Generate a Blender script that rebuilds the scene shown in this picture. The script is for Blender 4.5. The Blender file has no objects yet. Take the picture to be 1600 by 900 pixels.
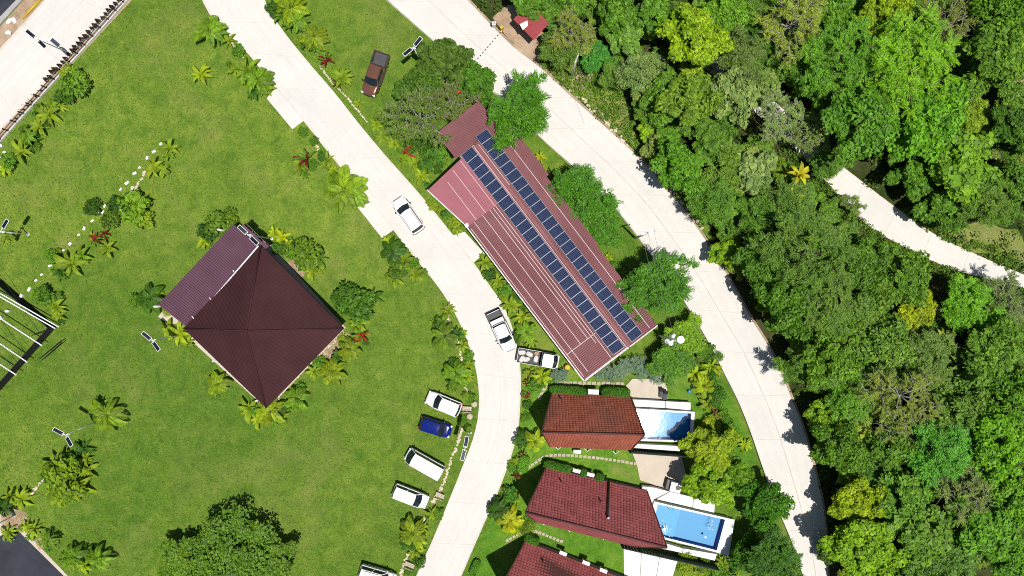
import bpy, bmesh, math, random
import numpy as np
from mathutils import Vector, Matrix

random.seed(7)
RNG = np.random.default_rng(11)
SC = bpy.context.scene
COL = SC.collection

# ------------------------------------------------------------------ camera, sky, sun, exposure
H = 82.0                       # flying height of the drone, m
PPM = 13.0                     # photo pixels per metre on the ground
cam_d = bpy.data.cameras.new('camera')
cam_d.sensor_width = 36.0
cam_d.lens = 36.0 * (PPM * H) / 1600.0
cam_d.clip_start = 0.5
cam_d.clip_end = 1500.0
cam = bpy.data.objects.new('camera', cam_d)
cam.location = (0, 0, H)
cam.rotation_euler = (0, 0, 0)
COL.objects.link(cam)
SC.camera = cam

SUN_EL, SUN_AZ = 75.0, 135.0   # azimuth clockwise from the top of the photograph
world = bpy.data.worlds.new('World')
SC.world = world
world.use_nodes = True
wn = world.node_tree
wn.nodes.clear()
sky = wn.nodes.new('ShaderNodeTexSky')
sky.sky_type = 'NISHITA'
sky.sun_disc = False
sky.sun_elevation = math.radians(SUN_EL)
sky.sun_rotation = math.radians(SUN_AZ)
bg = wn.nodes.new('ShaderNodeBackground')
bg.inputs['Strength'].default_value = 0.06
wo = wn.nodes.new('ShaderNodeOutputWorld')
wn.links.new(sky.outputs[0], bg.inputs[0])
wn.links.new(bg.outputs[0], wo.inputs[0])

sun_d = bpy.data.lights.new('sun', 'SUN')
sun_d.energy = 4.6
sun_d.angle = math.radians(0.5)
sun_d.color = (1.0, 0.96, 0.89)
sun = bpy.data.objects.new('sun', sun_d)
_e, _a = math.radians(SUN_EL), math.radians(SUN_AZ)
_to = Vector((math.cos(_e) * math.sin(_a), math.cos(_e) * math.cos(_a), math.sin(_e)))
sun.rotation_euler = (-_to).to_track_quat('-Z', 'Y').to_euler()
sun.location = _to * 60
COL.objects.link(sun)

SC.view_settings.view_transform = 'Standard'
SC.view_settings.look = 'None'
SC.view_settings.exposure = 0.12
SC.view_settings.gamma = 1.0
SC.view_settings.use_curve_mapping = False
SC.render.engine = 'CYCLES'
SC.cycles.use_denoising = False
SC.cycles.filter_width = 1.0
SC.cycles.max_bounces = 6
SC.cycles.diffuse_bounces = 3
SC.cycles.glossy_bounces = 3
SC.cycles.transmission_bounces = 4
SC.cycles.transparent_max_bounces = 8

# ------------------------------------------------------------------ helpers
def P(px, py, z=0.0):
    k = (H - z) / H / PPM
    return Vector(((px - 800.0) * k, (450.0 - py) * k, z))

def srgb(r, g, b):
    f = lambda c: (c / 12.92 if c <= .04045 else ((c + .055) / 1.055) ** 2.4)
    return (f(r / 255), f(g / 255), f(b / 255), 1)

def tag(o, label=None, cat=None, group=None, kind=None):
    if label: o['label'] = label
    if cat: o['category'] = cat
    if group: o['group'] = group
    if kind: o['kind'] = kind
    return o

def empty(name, loc=(0, 0, 0), rz=0.0, label=None, cat=None, group=None):
    o = bpy.data.objects.new(name, None)
    o.location = loc
    o.rotation_euler = (0, 0, rz)
    COL.objects.link(o)
    return tag(o, label, cat, group)

def link(name, me, parent=None, mat=None):
    if mat is not None and not me.materials:
        me.materials.append(mat)
    o = bpy.data.objects.new(name, me)
    COL.objects.link(o)
    if parent is not None: o.parent = parent
    return o

def mesh(verts, faces, mat=None, smooth=False, name='m'):
    me = bpy.data.meshes.new(name)
    me.from_pydata([tuple(v) for v in verts], [], faces)
    if smooth: me.polygons.foreach_set('use_smooth', [True] * len(me.polygons))
    if mat is not None: me.materials.append(mat)
    me.update()
    return me

def quads_mesh(v, mat=None, smooth=False):
    """v: (n,4,3) array of loose quads"""
    n = len(v)
    me = bpy.data.meshes.new('m')
    me.vertices.add(n * 4); me.loops.add(n * 4); me.polygons.add(n)
    me.vertices.foreach_set('co', np.asarray(v, dtype=np.float32).ravel())
    me.loops.foreach_set('vertex_index', np.arange(n * 4, dtype=np.int32))
    me.polygons.foreach_set('loop_start', np.arange(0, n * 4, 4, dtype=np.int32))
    me.polygons.foreach_set('loop_total', np.full(n, 4, dtype=np.int32))
    me.update(calc_edges=True)
    if mat is not None: me.materials.append(mat)
    return me

class MB:
    """collects simple solids into one mesh"""
    def __init__(s): s.v = []; s.f = []
    def add(s, vs, fs):
        b = len(s.v); s.v += [Vector(q) for q in vs]; s.f += [[i + b for i in f] for f in fs]; return s
    def box(s, c, size, rz=0.0, M=None):
        hx, hy, hz = size[0] / 2, size[1] / 2, size[2] / 2
        cs, sn = math.cos(rz), math.sin(rz)
        vs = []
        for z in (-hz, hz):
            for x, y in ((-hx, -hy), (hx, -hy), (hx, hy), (-hx, hy)):
                q = Vector((x * cs - y * sn, x * sn + y * cs, z))
                if M is not None: q = M @ Vector((x, y, z))
                vs.append(Vector(c) + q)
        return s.add(vs, [[3, 2, 1, 0], [4, 5, 6, 7], [0, 1, 5, 4], [1, 2, 6, 5], [2, 3, 7, 6], [3, 0, 4, 7]])
    def bar(s, a, b, w, h=None):
        """box beam from a to b"""
        a, b = Vector(a), Vector(b); h = h or w
        d = (b - a); L = d.length
        if L < 1e-6: return s
        q = d.to_track_quat('X', 'Z').to_matrix()
        return s.box((a + b) / 2, (L, w, h), M=q)
    def tube(s, pts, r0, r1=None, n=7):
        pts = [Vector(p) for p in pts]; r1 = r0 if r1 is None else r1
        rings = []
        for i, p in enumerate(pts):
            d = (pts[min(i + 1, len(pts) - 1)] - pts[max(i - 1, 0)]).normalized()
            x = d.orthogonal().normalized(); y = d.cross(x)
            r = r0 + (r1 - r0) * i / max(1, len(pts) - 1)
            rings.append([p + (x * math.cos(t) + y * math.sin(t)) * r for t in [2 * math.pi * k / n for k in range(n)]])
        vs = [q for R in rings for q in R]; fs = []
        for i in range(len(pts) - 1):
            for k in range(n):
                fs.append([i * n + k, i * n + (k + 1) % n, (i + 1) * n + (k + 1) % n, (i + 1) * n + k])
        fs.append(list(range(n))[::-1]); fs.append([(len(pts) - 1) * n + k for k in range(n)])
        return s.add(vs, fs)
    def lathe(s, c, prof, n=12):
        """prof: (r, z) pairs from bottom to top about the vertical through c"""
        c = Vector(c); vs = []; fs = []
        for r, z in prof:
            for k in range(n):
                t = 2 * math.pi * k / n; vs.append(c + Vector((r * math.cos(t), r * math.sin(t), z)))
        for i in range(len(prof) - 1):
            for k in range(n):
                fs.append([i * n + k, i * n + (k + 1) % n, (i + 1) * n + (k + 1) % n, (i + 1) * n + k])
        fs.append(list(range(n))[::-1]); fs.append([(len(prof) - 1) * n + k for k in range(n)])
        return s.add(vs, fs)
    def prism(s, poly, z0, z1):
        """straight-sided solid on a plan outline (convex or not, counter-clockwise or not)"""
        pts = [Vector((p[0], p[1])) for p in poly]
        ar = sum(pts[i].x * pts[(i + 1) % len(pts)].y - pts[(i + 1) % len(pts)].x * pts[i].y for i in range(len(pts)))
        if ar < 0: pts = pts[::-1]
        n = len(pts)
        vs = [Vector((p.x, p.y, z0)) for p in pts] + [Vector((p.x, p.y, z1)) for p in pts]
        fs = [[i, (i + 1) % n, n + (i + 1) % n, n + i] for i in range(n)]
        from mathutils.geometry import tessellate_polygon
        for t in tessellate_polygon([[Vector((p.x, p.y, 0)) for p in pts]]):
            a, b, c = t
            cr = (pts[b] - pts[a]).x * (pts[c] - pts[a]).y - (pts[b] - pts[a]).y * (pts[c] - pts[a]).x
            if cr < 0: b, c = c, b
            fs.append([n + a, n + b, n + c]); fs.append([c, b, a])
        return s.add(vs, fs)
    def mesh(s, mat, smooth=False, bevel=0.0):
        me = mesh(s.v, s.f, mat, smooth)
        if bevel:
            bm = bmesh.new(); bm.from_mesh(me)
            bmesh.ops.bevel(bm, geom=[e for e in bm.edges if len(e.link_faces) == 2 and e.calc_face_angle(0) > .5],
                            offset=bevel, segments=2, affect='EDGES', profile=.6)
            bm.to_mesh(me); bm.free()
        return me
    def obj(s, name, mat, parent=None, smooth=False, bevel=0.0):
        return link(name, s.mesh(mat, smooth, bevel), parent)

def grid(fn, nu, nv, mat, smooth=True):
    vs = [fn(i / nu, j / nv) for j in range(nv + 1) for i in range(nu + 1)]
    w = nu + 1
    fs = [[j * w + i, j * w + i + 1, (j + 1) * w + i + 1, (j + 1) * w + i] for j in range(nv) for i in range(nu)]
    return mesh(vs, fs, mat, smooth)

def copy_tree(o, parent=None):
    c = o.copy(); COL.objects.link(c)
    if parent is not None:
        c.parent = parent
        c.matrix_parent_inverse = o.matrix_parent_inverse.copy()
    for ch in list(o.children): copy_tree(ch, c)
    return c

def poly_px(pts, z=0.0): return [P(x, y, z) for x, y in pts]

def smooth_line(pts, step):
    """Catmull-Rom through photo points, resampled about every `step` metres"""
    pts = [Vector(p) for p in pts]; out = []
    for i in range(len(pts) - 1):
        p0, p1, p2, p3 = pts[max(i - 1, 0)], pts[i], pts[i + 1], pts[min(i + 2, len(pts) - 1)]
        n = max(1, int((p2 - p1).length / step * 4))
        for k in range(n):
            t = k / n
            out.append(.5 * ((2 * p1) + (p2 - p0) * t + (2 * p0 - 5 * p1 + 4 * p2 - p3) * t * t + (3 * p1 - p0 - 3 * p2 + p3) * t ** 3))
    out.append(pts[-1])
    return out

def resample(line, n):
    d = [0.0]
    for a, b in zip(line, line[1:]): d.append(d[-1] + (b - a).length)
    res = []; j = 0
    for i in range(n + 1):
        t = d[-1] * i / n
        while j < len(d) - 2 and d[j + 1] < t: j += 1
        s = (t - d[j]) / max(1e-9, d[j + 1] - d[j])
        res.append(line[j].lerp(line[j + 1], min(max(s, 0), 1)))
    return res

def inside(poly, x, y):
    """vectorised point in polygon"""
    c = np.zeros(np.shape(x), bool); n = len(poly)
    for i in range(n):
        x0, y0 = poly[i][0], poly[i][1]; x1, y1 = poly[(i + 1) % n][0], poly[(i + 1) % n][1]
        if y0 == y1: continue
        cond = ((y0 > y) != (y1 > y)) & (x < (x1 - x0) * (y - y0) / (y1 - y0) + x0)
        c ^= cond
    return c

ORD = ['first', 'second', 'third', 'fourth', 'fifth', 'sixth', 'seventh', 'eighth', 'ninth', 'tenth', 'eleventh', 'twelfth',
       'thirteenth', 'fourteenth', 'fifteenth', 'sixteenth', 'seventeenth', 'eighteenth', 'nineteenth', 'twentieth']
def ordinal(i):
    if i < 20: return ORD[i]
    tens = {2: 'twenty', 3: 'thirty', 4: 'forty', 5: 'fifty', 6: 'sixty'}[(i + 1) // 10]
    r = (i + 1) % 10
    return tens + '-' + ORD[r - 1] if r else {2: 'twentieth', 3: 'thirtieth', 4: 'fortieth', 5: 'fiftieth', 6: 'sixtieth'}[(i + 1) // 10]

# ------------------------------------------------------------------ materials
def nodes(name):
    m = bpy.data.materials.new(name); m.use_nodes = True
    nt = m.node_tree; bs = nt.nodes['Principled BSDF']
    return m, nt, bs
def N(nt, typ, **kw):
    n = nt.nodes.new(typ)
    for k, v in kw.items():
        if k in n.inputs: n.inputs[k].default_value = v
        else: setattr(n, k, v)
    return n

def noise(nt, scale, detail=4, rough=.6, dist=0.0, coord='P', stretch=None):
    if coord == 'P': src = N(nt, 'ShaderNodeNewGeometry').outputs['Position']
    else: src = N(nt, 'ShaderNodeTexCoord').outputs['Object']
    if stretch:
        mp = N(nt, 'ShaderNodeMapping'); mp.inputs['Scale'].default_value = stretch[:3]
        if len(stretch) > 3: mp.inputs['Rotation'].default_value = (0, 0, stretch[3])
        nt.links.new(src, mp.inputs[0]); src = mp.outputs[0]
    n = N(nt, 'ShaderNodeTexNoise', Scale=scale, Detail=detail, Roughness=rough, Distortion=dist)
    nt.links.new(src, n.inputs['Vector'])
    return n.outputs['Fac']

def ramp(nt, fac, stops):
    r = N(nt, 'ShaderNodeValToRGB')
    el = r.color_ramp.elements
    while len(el) < len(stops): el.new(.5)
    for e, (p, c) in zip(el, stops):
        e.position = p; e.color = (c[0], c[1], c[2], 1)
    nt.links.new(fac, r.inputs[0])
    return r.outputs[0]

def mixc(nt, a, b, fac, mode='MIX'):
    m = N(nt, 'ShaderNodeMix', data_type='RGBA', blend_type=mode)
    for s, v in ((0, fac), (6, a), (7, b)):
        if isinstance(v, (int, float)): m.inputs[s].default_value = v
        elif isinstance(v, tuple): m.inputs[s].default_value = v if len(v) == 4 else (*v, 1)
        else: nt.links.new(v, m.inputs[s])
    return m.outputs[2]

def bump(nt, bs, h, strength, dist):
    b = N(nt, 'ShaderNodeBump', Strength=strength, Distance=dist)
    nt.links.new(h, b.inputs['Height']); nt.links.new(b.outputs[0], bs.inputs['Normal'])

def plain(name, c, rough=.6, var=.25, scale=3.0, metal=0.0, spec=.4, bmp=0.0, coat=0.0, island=0.0, coord='P', dirt=None):
    m, nt, bs = nodes(name)
    d = tuple(v * (1 - var) for v in c[:3]); l = tuple(min(1, v * (1 + var * .6)) for v in c[:3])
    f = noise(nt, scale, 5, .65, coord=coord)
    col = ramp(nt, f, [(.3, d), (.7, l)])
    if dirt is not None:
        f2 = noise(nt, scale * .35, 6, .7, .4, coord=coord)
        k = ramp(nt, f2, [(.5, (0, 0, 0)), (.72, (1, 1, 1))])
        col = mixc(nt, col, dirt, k)
    if island:
        g = N(nt, 'ShaderNodeNewGeometry')
        k = ramp(nt, g.outputs['Random Per Island'], [(0, (1 - island,) * 3), (1, (1 + island,) * 3)])
        col = mixc(nt, col, k, 1.0, 'MULTIPLY')
    nt.links.new(col, bs.inputs['Base Color'])
    bs.inputs['Roughness'].default_value = rough
    bs.inputs['Metallic'].default_value = metal
    bs.inputs['Specular IOR Level'].default_value = spec
    if coat: bs.inputs['Coat Weight'].default_value = coat; bs.inputs['Coat Roughness'].default_value = .05
    if bmp: bump(nt, bs, noise(nt, scale * 6, 4, .6, coord=coord), .6, bmp)
    return m

def foliage(name, c=None, var=.45, trans=.28, rough=.5, hue=.03):
    """leaf material; without a colour it takes the object's own colour"""
    m, nt, bs = nodes(name)
    g = N(nt, 'ShaderNodeNewGeometry')
    k = ramp(nt, g.outputs['Random Per Island'], [(0, (1 - var, 1 - var * .9, 1 - var)), (.5, (.97, 1, .95)), (1, (1 + var * 1.0, 1 + var * .8, 1 + var * .45))])
    if c is None: base = N(nt, 'ShaderNodeObjectInfo').outputs['Color']
    else:
        rgb = N(nt, 'ShaderNodeRGB'); rgb.outputs[0].default_value = (*c[:3], 1); base = rgb.outputs[0]
    col = mixc(nt, base, k, 1.0, 'MULTIPLY')
    f = noise(nt, .45, 3, .6)
    k2 = ramp(nt, f, [(.3, (.78, .82, .8)), (.7, (1.2, 1.14, 1.0))])
    col = mixc(nt, col, k2, 1.0, 'MULTIPLY')
    nt.links.new(col, bs.inputs['Base Color'])
    bs.inputs['Roughness'].default_value = rough
    bs.inputs['Specular IOR Level'].default_value = .18
    tr = N(nt, 'ShaderNodeBsdfTranslucent')
    tc = mixc(nt, col, (1.25, 1.15, .45), 1.0, 'MULTIPLY')
    nt.links.new(tc, tr.inputs[0])
    mx = N(nt, 'ShaderNodeMixShader'); mx.inputs[0].default_value = trans
    nt.links.new(bs.outputs[0], mx.inputs[1]); nt.links.new(tr.outputs[0], mx.inputs[2])
    nt.links.new(mx.outputs[0], nt.nodes['Material Output'].inputs[0])
    return m

M = {}
M['leaf'] = foliage('leaf', trans=.36, var=.58)
M['leaf_soft'] = foliage('leaf_soft', trans=.35, var=.3)
M['bark'] = plain('bark', (.16, .12, .085), .9, .4, 4, bmp=.02, coord='O')
M['bark_grey'] = plain('bark_grey', (.34, .32, .26), .9, .35, 4, bmp=.02, coord='O')
M['white_paint'] = plain('white_paint', (.78, .77, .74), .5, .06, 1.5, dirt=(.6, .58, .53))
M['white_metal'] = plain('white_metal', (.75, .75, .74), .4, .05, 2)
M['steel'] = plain('steel', (.55, .56, .57), .4, .1, 2, metal=.4)
M['black_metal'] = plain('black_metal', (.015, .015, .017), .5, .3, 4)
M['black_rubber'] = plain('black_rubber', (.02, .02, .02), .8, .3, 6)
M['stone'] = plain('stone', (.5, .43, .31), .9, .3, 5, island=.25, bmp=.01)
M['glass_dark'] = plain('glass_dark', (.012, .02, .026), .06, .3, .8, spec=.6)
M['chrome'] = plain('chrome', (.6, .6, .6), .2, .05, 3, metal=.9)
M['red_light'] = plain('red_light', (.35, .01, .01), .25, .1, 3)
M['clear_light'] = plain('clear_light', (.7, .72, .74), .12, .05, 3)
M['soil'] = plain('soil', (.2, .135, .08), .95, .35, 1.2, bmp=.02, dirt=(.3, .22, .14))
M['concrete_beige'] = plain('concrete_beige', (.52, .45, .37), .85, .1, .6, bmp=.003, dirt=(.44, .38, .31))
M['solar_frame'] = plain('solar_frame', (.56, .56, .58), .35, .04, 4, metal=.2)
# ------------------------------------------------------------------ ground materials
def lawn_mat(name, dark, mid, light, dry, dry_amt=.62):
    m, nt, bs = nodes(name)
    f1 = noise(nt, .55, 6, .7, .6)
    c1 = ramp(nt, f1, [(.3, dark), (.5, mid), (.72, light)])
    f2 = noise(nt, 3.6, 5, .8, 2.2)
    k2 = ramp(nt, f2, [(.3, (.45, .54, .42)), (.5, (1, 1, 1)), (.7, (1.5, 1.36, 1.35))])
    c = mixc(nt, c1, k2, 1.0, 'MULTIPLY')
    f3 = noise(nt, .11, 5, .62, .8)
    k3 = ramp(nt, f3, [(dry_amt - .12, (0, 0, 0)), (dry_amt + .1, (.65, .65, .65))])
    c = mixc(nt, c, dry, k3)
    f5 = noise(nt, .035, 3, .5, .3)
    k5 = ramp(nt, f5, [(.36, (.74, .84, .76)), (.64, (1.2, 1.12, 1.08))])
    c = mixc(nt, c, k5, 1.0, 'MULTIPLY')
    f4 = noise(nt, 11, 3, .6, .8)
    k4 = ramp(nt, f4, [(.3, (.72, .74, .7)), (.7, (1.24, 1.22, 1.2))])
    c = mixc(nt, c, k4, 1.0, 'MULTIPLY')
    nt.links.new(c, bs.inputs['Base Color'])
    bs.inputs['Roughness'].default_value = .95
    bs.inputs['Specular IOR Level'].default_value = .1
    bump(nt, bs, f2, .7, .05)
    return m
M['lawn'] = lawn_mat('lawn', (.06, .132, .015), (.112, .192, .024), (.18, .242, .038), (.21, .222, .065), .65)
M['garden_lawn'] = lawn_mat('garden_lawn', (.045, .13, .012), (.085, .2, .018), (.14, .25, .03), (.25, .24, .08), .66)
M['rough_grass'] = lawn_mat('rough_grass', (.08, .11, .018), (.14, .2, .03), (.22, .25, .06), (.34, .3, .14), .57)
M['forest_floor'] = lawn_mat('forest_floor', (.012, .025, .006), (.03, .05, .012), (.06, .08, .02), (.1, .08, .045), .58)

def concrete_mat(name, base, stain, joint_tint=None):
    m, nt, bs = nodes(name)
    f = noise(nt, .25, 6, .65, .3)
    c = ramp(nt, f, [(.3, tuple(v * .9 for v in base)), (.6, base), (.8, tuple(min(1, v * 1.04) for v in base))])
    f2 = noise(nt, .12, 5, .7, .8)
    k = ramp(nt, f2, [(.52, (0, 0, 0)), (.75, (.6, .6, .6))])
    c = mixc(nt, c, stain, k)
    f3 = noise(nt, 9, 4, .7)
    k3 = ramp(nt, f3, [(.3, (.95,) * 3), (.7, (1.04,) * 3)])
    c = mixc(nt, c, k3, 1.0, 'MULTIPLY')
    f5 = noise(nt, 1.1, 5, .7, 1.2)
    k5 = ramp(nt, f5, [(.6, (1, 1, 1)), (.78, (.9, .88, .85))])
    c = mixc(nt, c, k5, 1.0, 'MULTIPLY')
    at = N(nt, 'ShaderNodeAttribute', attribute_name='across')
    wr = ramp(nt, at.outputs['Fac'], [(.04, (0, 0, 0)), (.1, (.25, .25, .25)), (.16, (1, 1, 1)), (.22, (.3, .3, .3)), (.3, (.3, .3, .3)), (.36, (1, 1, 1)), (.44, (.1, .1, .1)), (.56, (.1, .1, .1)),
                                      (.64, (1, 1, 1)), (.7, (.3, .3, .3)), (.78, (.3, .3, .3)), (.84, (1, 1, 1)), (.9, (.25, .25, .25)), (.96, (0, 0, 0))])
    f6 = noise(nt, .5, 5, .7, .5)
    wk = mixc(nt, wr, ramp(nt, f6, [(.35, (0, 0, 0)), (.7, (1, 1, 1))]), 1.0, 'MULTIPLY')
    c = mixc(nt, c, tuple(v * .88 for v in base), wk)
    ed = ramp(nt, at.outputs['Fac'], [(0, (1, 1, 1)), (.07, (0, 0, 0)), (.93, (0, 0, 0)), (1, (1, 1, 1))])
    ek = mixc(nt, ed, ramp(nt, noise(nt, .9, 6, .75, .6), [(.42, (0, 0, 0)), (.62, (1, 1, 1))]), 1.0, 'MULTIPLY')
    c = mixc(nt, c, (.5, .4, .28), ek)
    oi = N(nt, 'ShaderNodeObjectInfo')
    kr = ramp(nt, oi.outputs['Random'], [(0, (.975, .975, .98)), (1, (1.02, 1.015, 1.005))])
    c = mixc(nt, c, kr, 1.0, 'MULTIPLY')
    nt.links.new(c, bs.inputs['Base Color'])
    bs.inputs['Roughness'].default_value = .85
    bs.inputs['Specular IOR Level'].default_value = .25
    bump(nt, bs, f3, .3, .004)
    return m
M['road'] = concrete_mat('road', (.63, .607, .575), (.585, .545, .49))
M['joint'] = plain('joint', (.5, .44, .37), .9, .25, .8)
M['kerb'] = plain('kerb', (.6, .585, .55), .8, .12, 1.2, dirt=(.45, .4, .33))
M['dirt'] = plain('dirt', (.36, .25, .165), .95, .35, .8, bmp=.03, dirt=(.46, .36, .26))
M['asphalt'] = plain('asphalt', (.026, .03, .042), .85, .35, .5, bmp=.01, dirt=(.04, .044, .055))
M['grey_kerb'] = plain('grey_kerb', (.36, .34, .34), .8, .15, 1)

def structure(name, mb, mat): return tag(mb.obj(name, mat), kind='structure')

ground = structure('ground', MB().add([(-330, -330, 0), (330, -330, 0), (330, 330, 0), (-330, 330, 0)], [[0, 1, 2, 3]]), M['lawn'])

# --- roads: edge lines traced on the ground, slabs as separate pieces
DR_L = [(268, -160), (300, -60), (316, 0), (340, 38), (384, 80), (431, 138), (475, 190), (520, 247), (579, 317), (615, 360), (640, 393), (686, 450), (716, 500), (738, 556), (747, 600), (748, 640), (740, 682), (722, 730), (700, 785), (675, 845), (650, 900), (610, 990), (560, 1100)]
DR_R = [(384, -160), (405, -60), (414, 0), (441, 46), (480, 95), (522, 144), (560, 192), (600, 240), (660, 308), (710, 370), (740, 410), (768, 450), (788, 480), (803, 520), (811, 556), (814, 592), (813, 630), (810, 668), (799, 712), (777, 772), (757, 817), (738, 860), (721, 900), (680, 990), (630, 1100)]
OR_L = [(490, -100), (603, 0), (655, 46), (720, 102), (790, 163), (854, 225), (905, 270), (950, 313), (985, 357), (1014, 396), (1046, 436), (1072, 478), (1107, 537), (1127, 577), (1152, 627), (1172, 677), (1190, 730), (1212, 790), (1235, 845), (1253, 900), (1285, 1020), (1300, 1120)]
OR_R = [(640, -100), (735, 0), (800, 67), (846, 103), (892, 146), (940, 189), (980, 225), (1012, 257), (1042, 291), (1070, 324), (1098, 363), (1124, 402), (1150, 448), (1177, 497), (1202, 537), (1219, 570), (1236, 612), (1259, 672), (1277, 737), (1288, 787), (1294, 837), (1296, 900), (1300, 1020), (1302, 1120)]
TL_L = [(-200, 290), (0, 76), (70, 0), (260, -205)]
TL_R = [(-200, 420), (0, 206), (173, 22), (194, 0), (390, -205)]
FP_L = [(1100, 70), (1170, 128), (1232, 178), (1290, 238), (1342, 280), (1390, 317), (1457, 364), (1522, 396), (1600, 429), (1760, 490)]
FP_R = [(1085, 92), (1150, 150), (1212, 204), (1270, 262), (1318, 314), (1358, 354), (1407, 383), (1464, 411), (1521, 431), (1600, 450), (1760, 505)]

def road(name, Lpx, Rpx, slab_len, lanes, z=.06, gap=.035, cgap=None, split=.5):
    L = smooth_line(poly_px(Lpx), .5); R = smooth_line(poly_px(Rpx), .5)
    n = max(2, int(sum((b - a).length for a, b in zip(L, L[1:])) / slab_len))
    sub = 4
    L = resample(L, n * sub); R = resample(R, n * sub)
    base = MB()
    vs = [Vector((p.x, p.y, z - .012)) for p in L] + [Vector((p.x, p.y, z - .012)) for p in R]
    k = len(L)
    vs += [Vector((p.x, p.y, 0)) for p in L] + [Vector((p.x, p.y, 0)) for p in R]
    fs = [[i, k + i, k + i + 1, i + 1] for i in range(k - 1)]
    fs += [[2 * k + i, i, i + 1, 2 * k + i + 1] for i in range(k - 1)] + [[k + i, 3 * k + i, 3 * k + i + 1, k + i + 1] for i in range(k - 1)]
    base.add(vs, fs)
    root = structure(name, base, M['joint'])
    cg = gap if cgap is None else cgap
    for s in range(n):
        for ln in range(lanes):
            f0, f1 = (0.0, 1.0) if lanes == 1 else ((0.0, split) if ln == 0 else (split, 1.0))
            top = []
            for j in range(sub + 1):
                i = s * sub + j
                a, b = L[i], R[i]; w = (b - a).length
                g0 = 0 if f0 == 0 else cg / 2 / w
                g1 = 0 if f1 == 1 else cg / 2 / w
                t = (L[min(i + 1, k - 1)] - L[max(i - 1, 0)]).normalized()
                o = t * (gap / 2 if j == 0 else (-gap / 2 if j == sub else 0))
                top.append((a.lerp(b, f0 + g0) + o, a.lerp(b, f1 - g1) + o))
            dz = random.uniform(-.002, .002)
            vs = [Vector((q.x, q.y, z + dz)) for pr in top for q in pr] + [Vector((q.x, q.y, z - .02)) for pr in top for q in pr]
            m = len(top) * 2
            fs = []
            for j in range(sub):
                a0, b0, a1, b1 = 2 * j, 2 * j + 1, 2 * j + 2, 2 * j + 3
                fs += [[a0, b0, b1, a1], [a0, a1, m + a1, m + a0], [b1, b0, m + b0, m + b1]]
            fs += [[1, 0, m, m + 1], [m - 2, m - 1, 2 * m - 1, 2 * m - 2]]
            sm = mesh(vs, fs, M['road'])
            at = sm.attributes.new('across', 'FLOAT', 'POINT'); at.data.foreach_set('value', [f0, f1] * (m))
            link('slab', sm, root)
    return root, L, R

drive, drL, drR = road('driveway', DR_L, DR_R, 5.2, 2, gap=.02, split=.52)
outer, orL, orR = road('outer_road', OR_L, OR_R, 5.6, 2, gap=.03, cgap=.1, split=.5)
tlroad, tlL, tlR = road('street', TL_L, TL_R, 6.0, 2, gap=.03)
fpath, fpL, fpR = road('forest_path', FP_L, FP_R, 5.0, 1, gap=.03)

# parking pads and the walk to the long building, flush with the driveway (3 mm lower)
for nm, pts in (('parking_pad', [(431, 137), (417, 154), (457, 202), (476, 188)]), ('parking_pad', [(580, 316), (559, 324), (597, 372), (617, 358)]),
                ('walkway', [(708, 368), (726, 362), (757, 396), (739, 411)])):
    po = structure(nm, MB().prism(poly_px(pts), 0, .057 - random.random() * .002), M['road'])
    at = po.data.attributes.new('across', 'FLOAT', 'POINT'); at.data.foreach_set('value', [.5] * len(po.data.vertices))

# kerbs on the outer road (a low raised edge along the building side and a beige edge on the wood side)
def strip(name, line, off, w, z0, z1, mat, i0=0, i1=None):
    ln = line[i0:i1]; mb = MB(); a = []
    for i, p in enumerate(ln):
        t = (ln[min(i + 1, len(ln) - 1)] - ln[max(i - 1, 0)]).normalized(); nrm = Vector((-t.y, t.x, 0))
        a.append((p + nrm * (off - w / 2), p + nrm * (off + w / 2)))
    vs = []
    for q0, q1 in a: vs += [(q0.x, q0.y, z0), (q1.x, q1.y, z0), (q1.x, q1.y, z1), (q0.x, q0.y, z1)]
    fs = []
    for i in range(len(a) - 1):
        b, c = 4 * i, 4 * i + 4
        fs += [[b + 3, b + 2, c + 2, c + 3][::-1], [b + 1, c + 1, c + 2, b + 2][::-1], [b, b + 3, c + 3, c][::-1]]
    e = 4 * (len(a) - 1)
    fs += [[0, 1, 2, 3], [e + 3, e + 2, e + 1, e]]
    mb.add(vs, fs)
    return structure(name, mb, mat)
strip('kerb', orL, .12, .18, 0, .34, M['kerb'], i0=8)
strip('kerb', orR, -.14, .22, 0, .12, M['dirt'])
strip('kerb', drL, .06, .1, 0, .085, M['kerb'])
strip('kerb', drR, -.06, .1, 0, .085, M['kerb'])

# wood floor, verges, bare earth
forest_poly = [(p.x, p.y) for p in resample(orR, 40)] + [(P(1302, 1120).x, -130), (130, -130), (130, 90), (P(640, -100).x, 90)]
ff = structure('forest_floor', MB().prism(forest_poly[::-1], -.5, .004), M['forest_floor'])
def sheet(name, pts, mat, z, wob=0.0):
    q = poly_px(pts)
    if wob:
        r = smooth_line(q + [q[0]], 1.0)
        q = [p + Vector((random.uniform(-wob, wob), random.uniform(-wob, wob), 0)) for p in resample(r, max(8, len(r) // 3))[:-1]]
    return structure(name, MB().prism(q, z - .3, z), mat)
sheet('verge', [(842, 98), (870, 82), (930, 105), (975, 150), (1000, 215), (1030, 262), (1020, 268), (980, 224), (930, 180), (880, 135)], M['rough_grass'], .012, .25)
sheet('verge', [(1030, 278), (1060, 290), (1100, 340), (1115, 380), (1096, 358), (1066, 318)], M['rough_grass'], .012, .2)
sheet('dirt_patch', [(770, 28), (800, 8), (850, 50), (860, 78), (840, 98), (806, 72)], M['dirt'], .016, .15)
sheet('dirt_patch', [(895, 112), (922, 108), (925, 128), (900, 142)], M['dirt'], .016, .2)
sheet('dirt_patch', [(1480, 345), (1560, 350), (1600, 370), (1600, 420), (1550, 400), (1490, 375)], M['rough_grass'], .012, .4)
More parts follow.
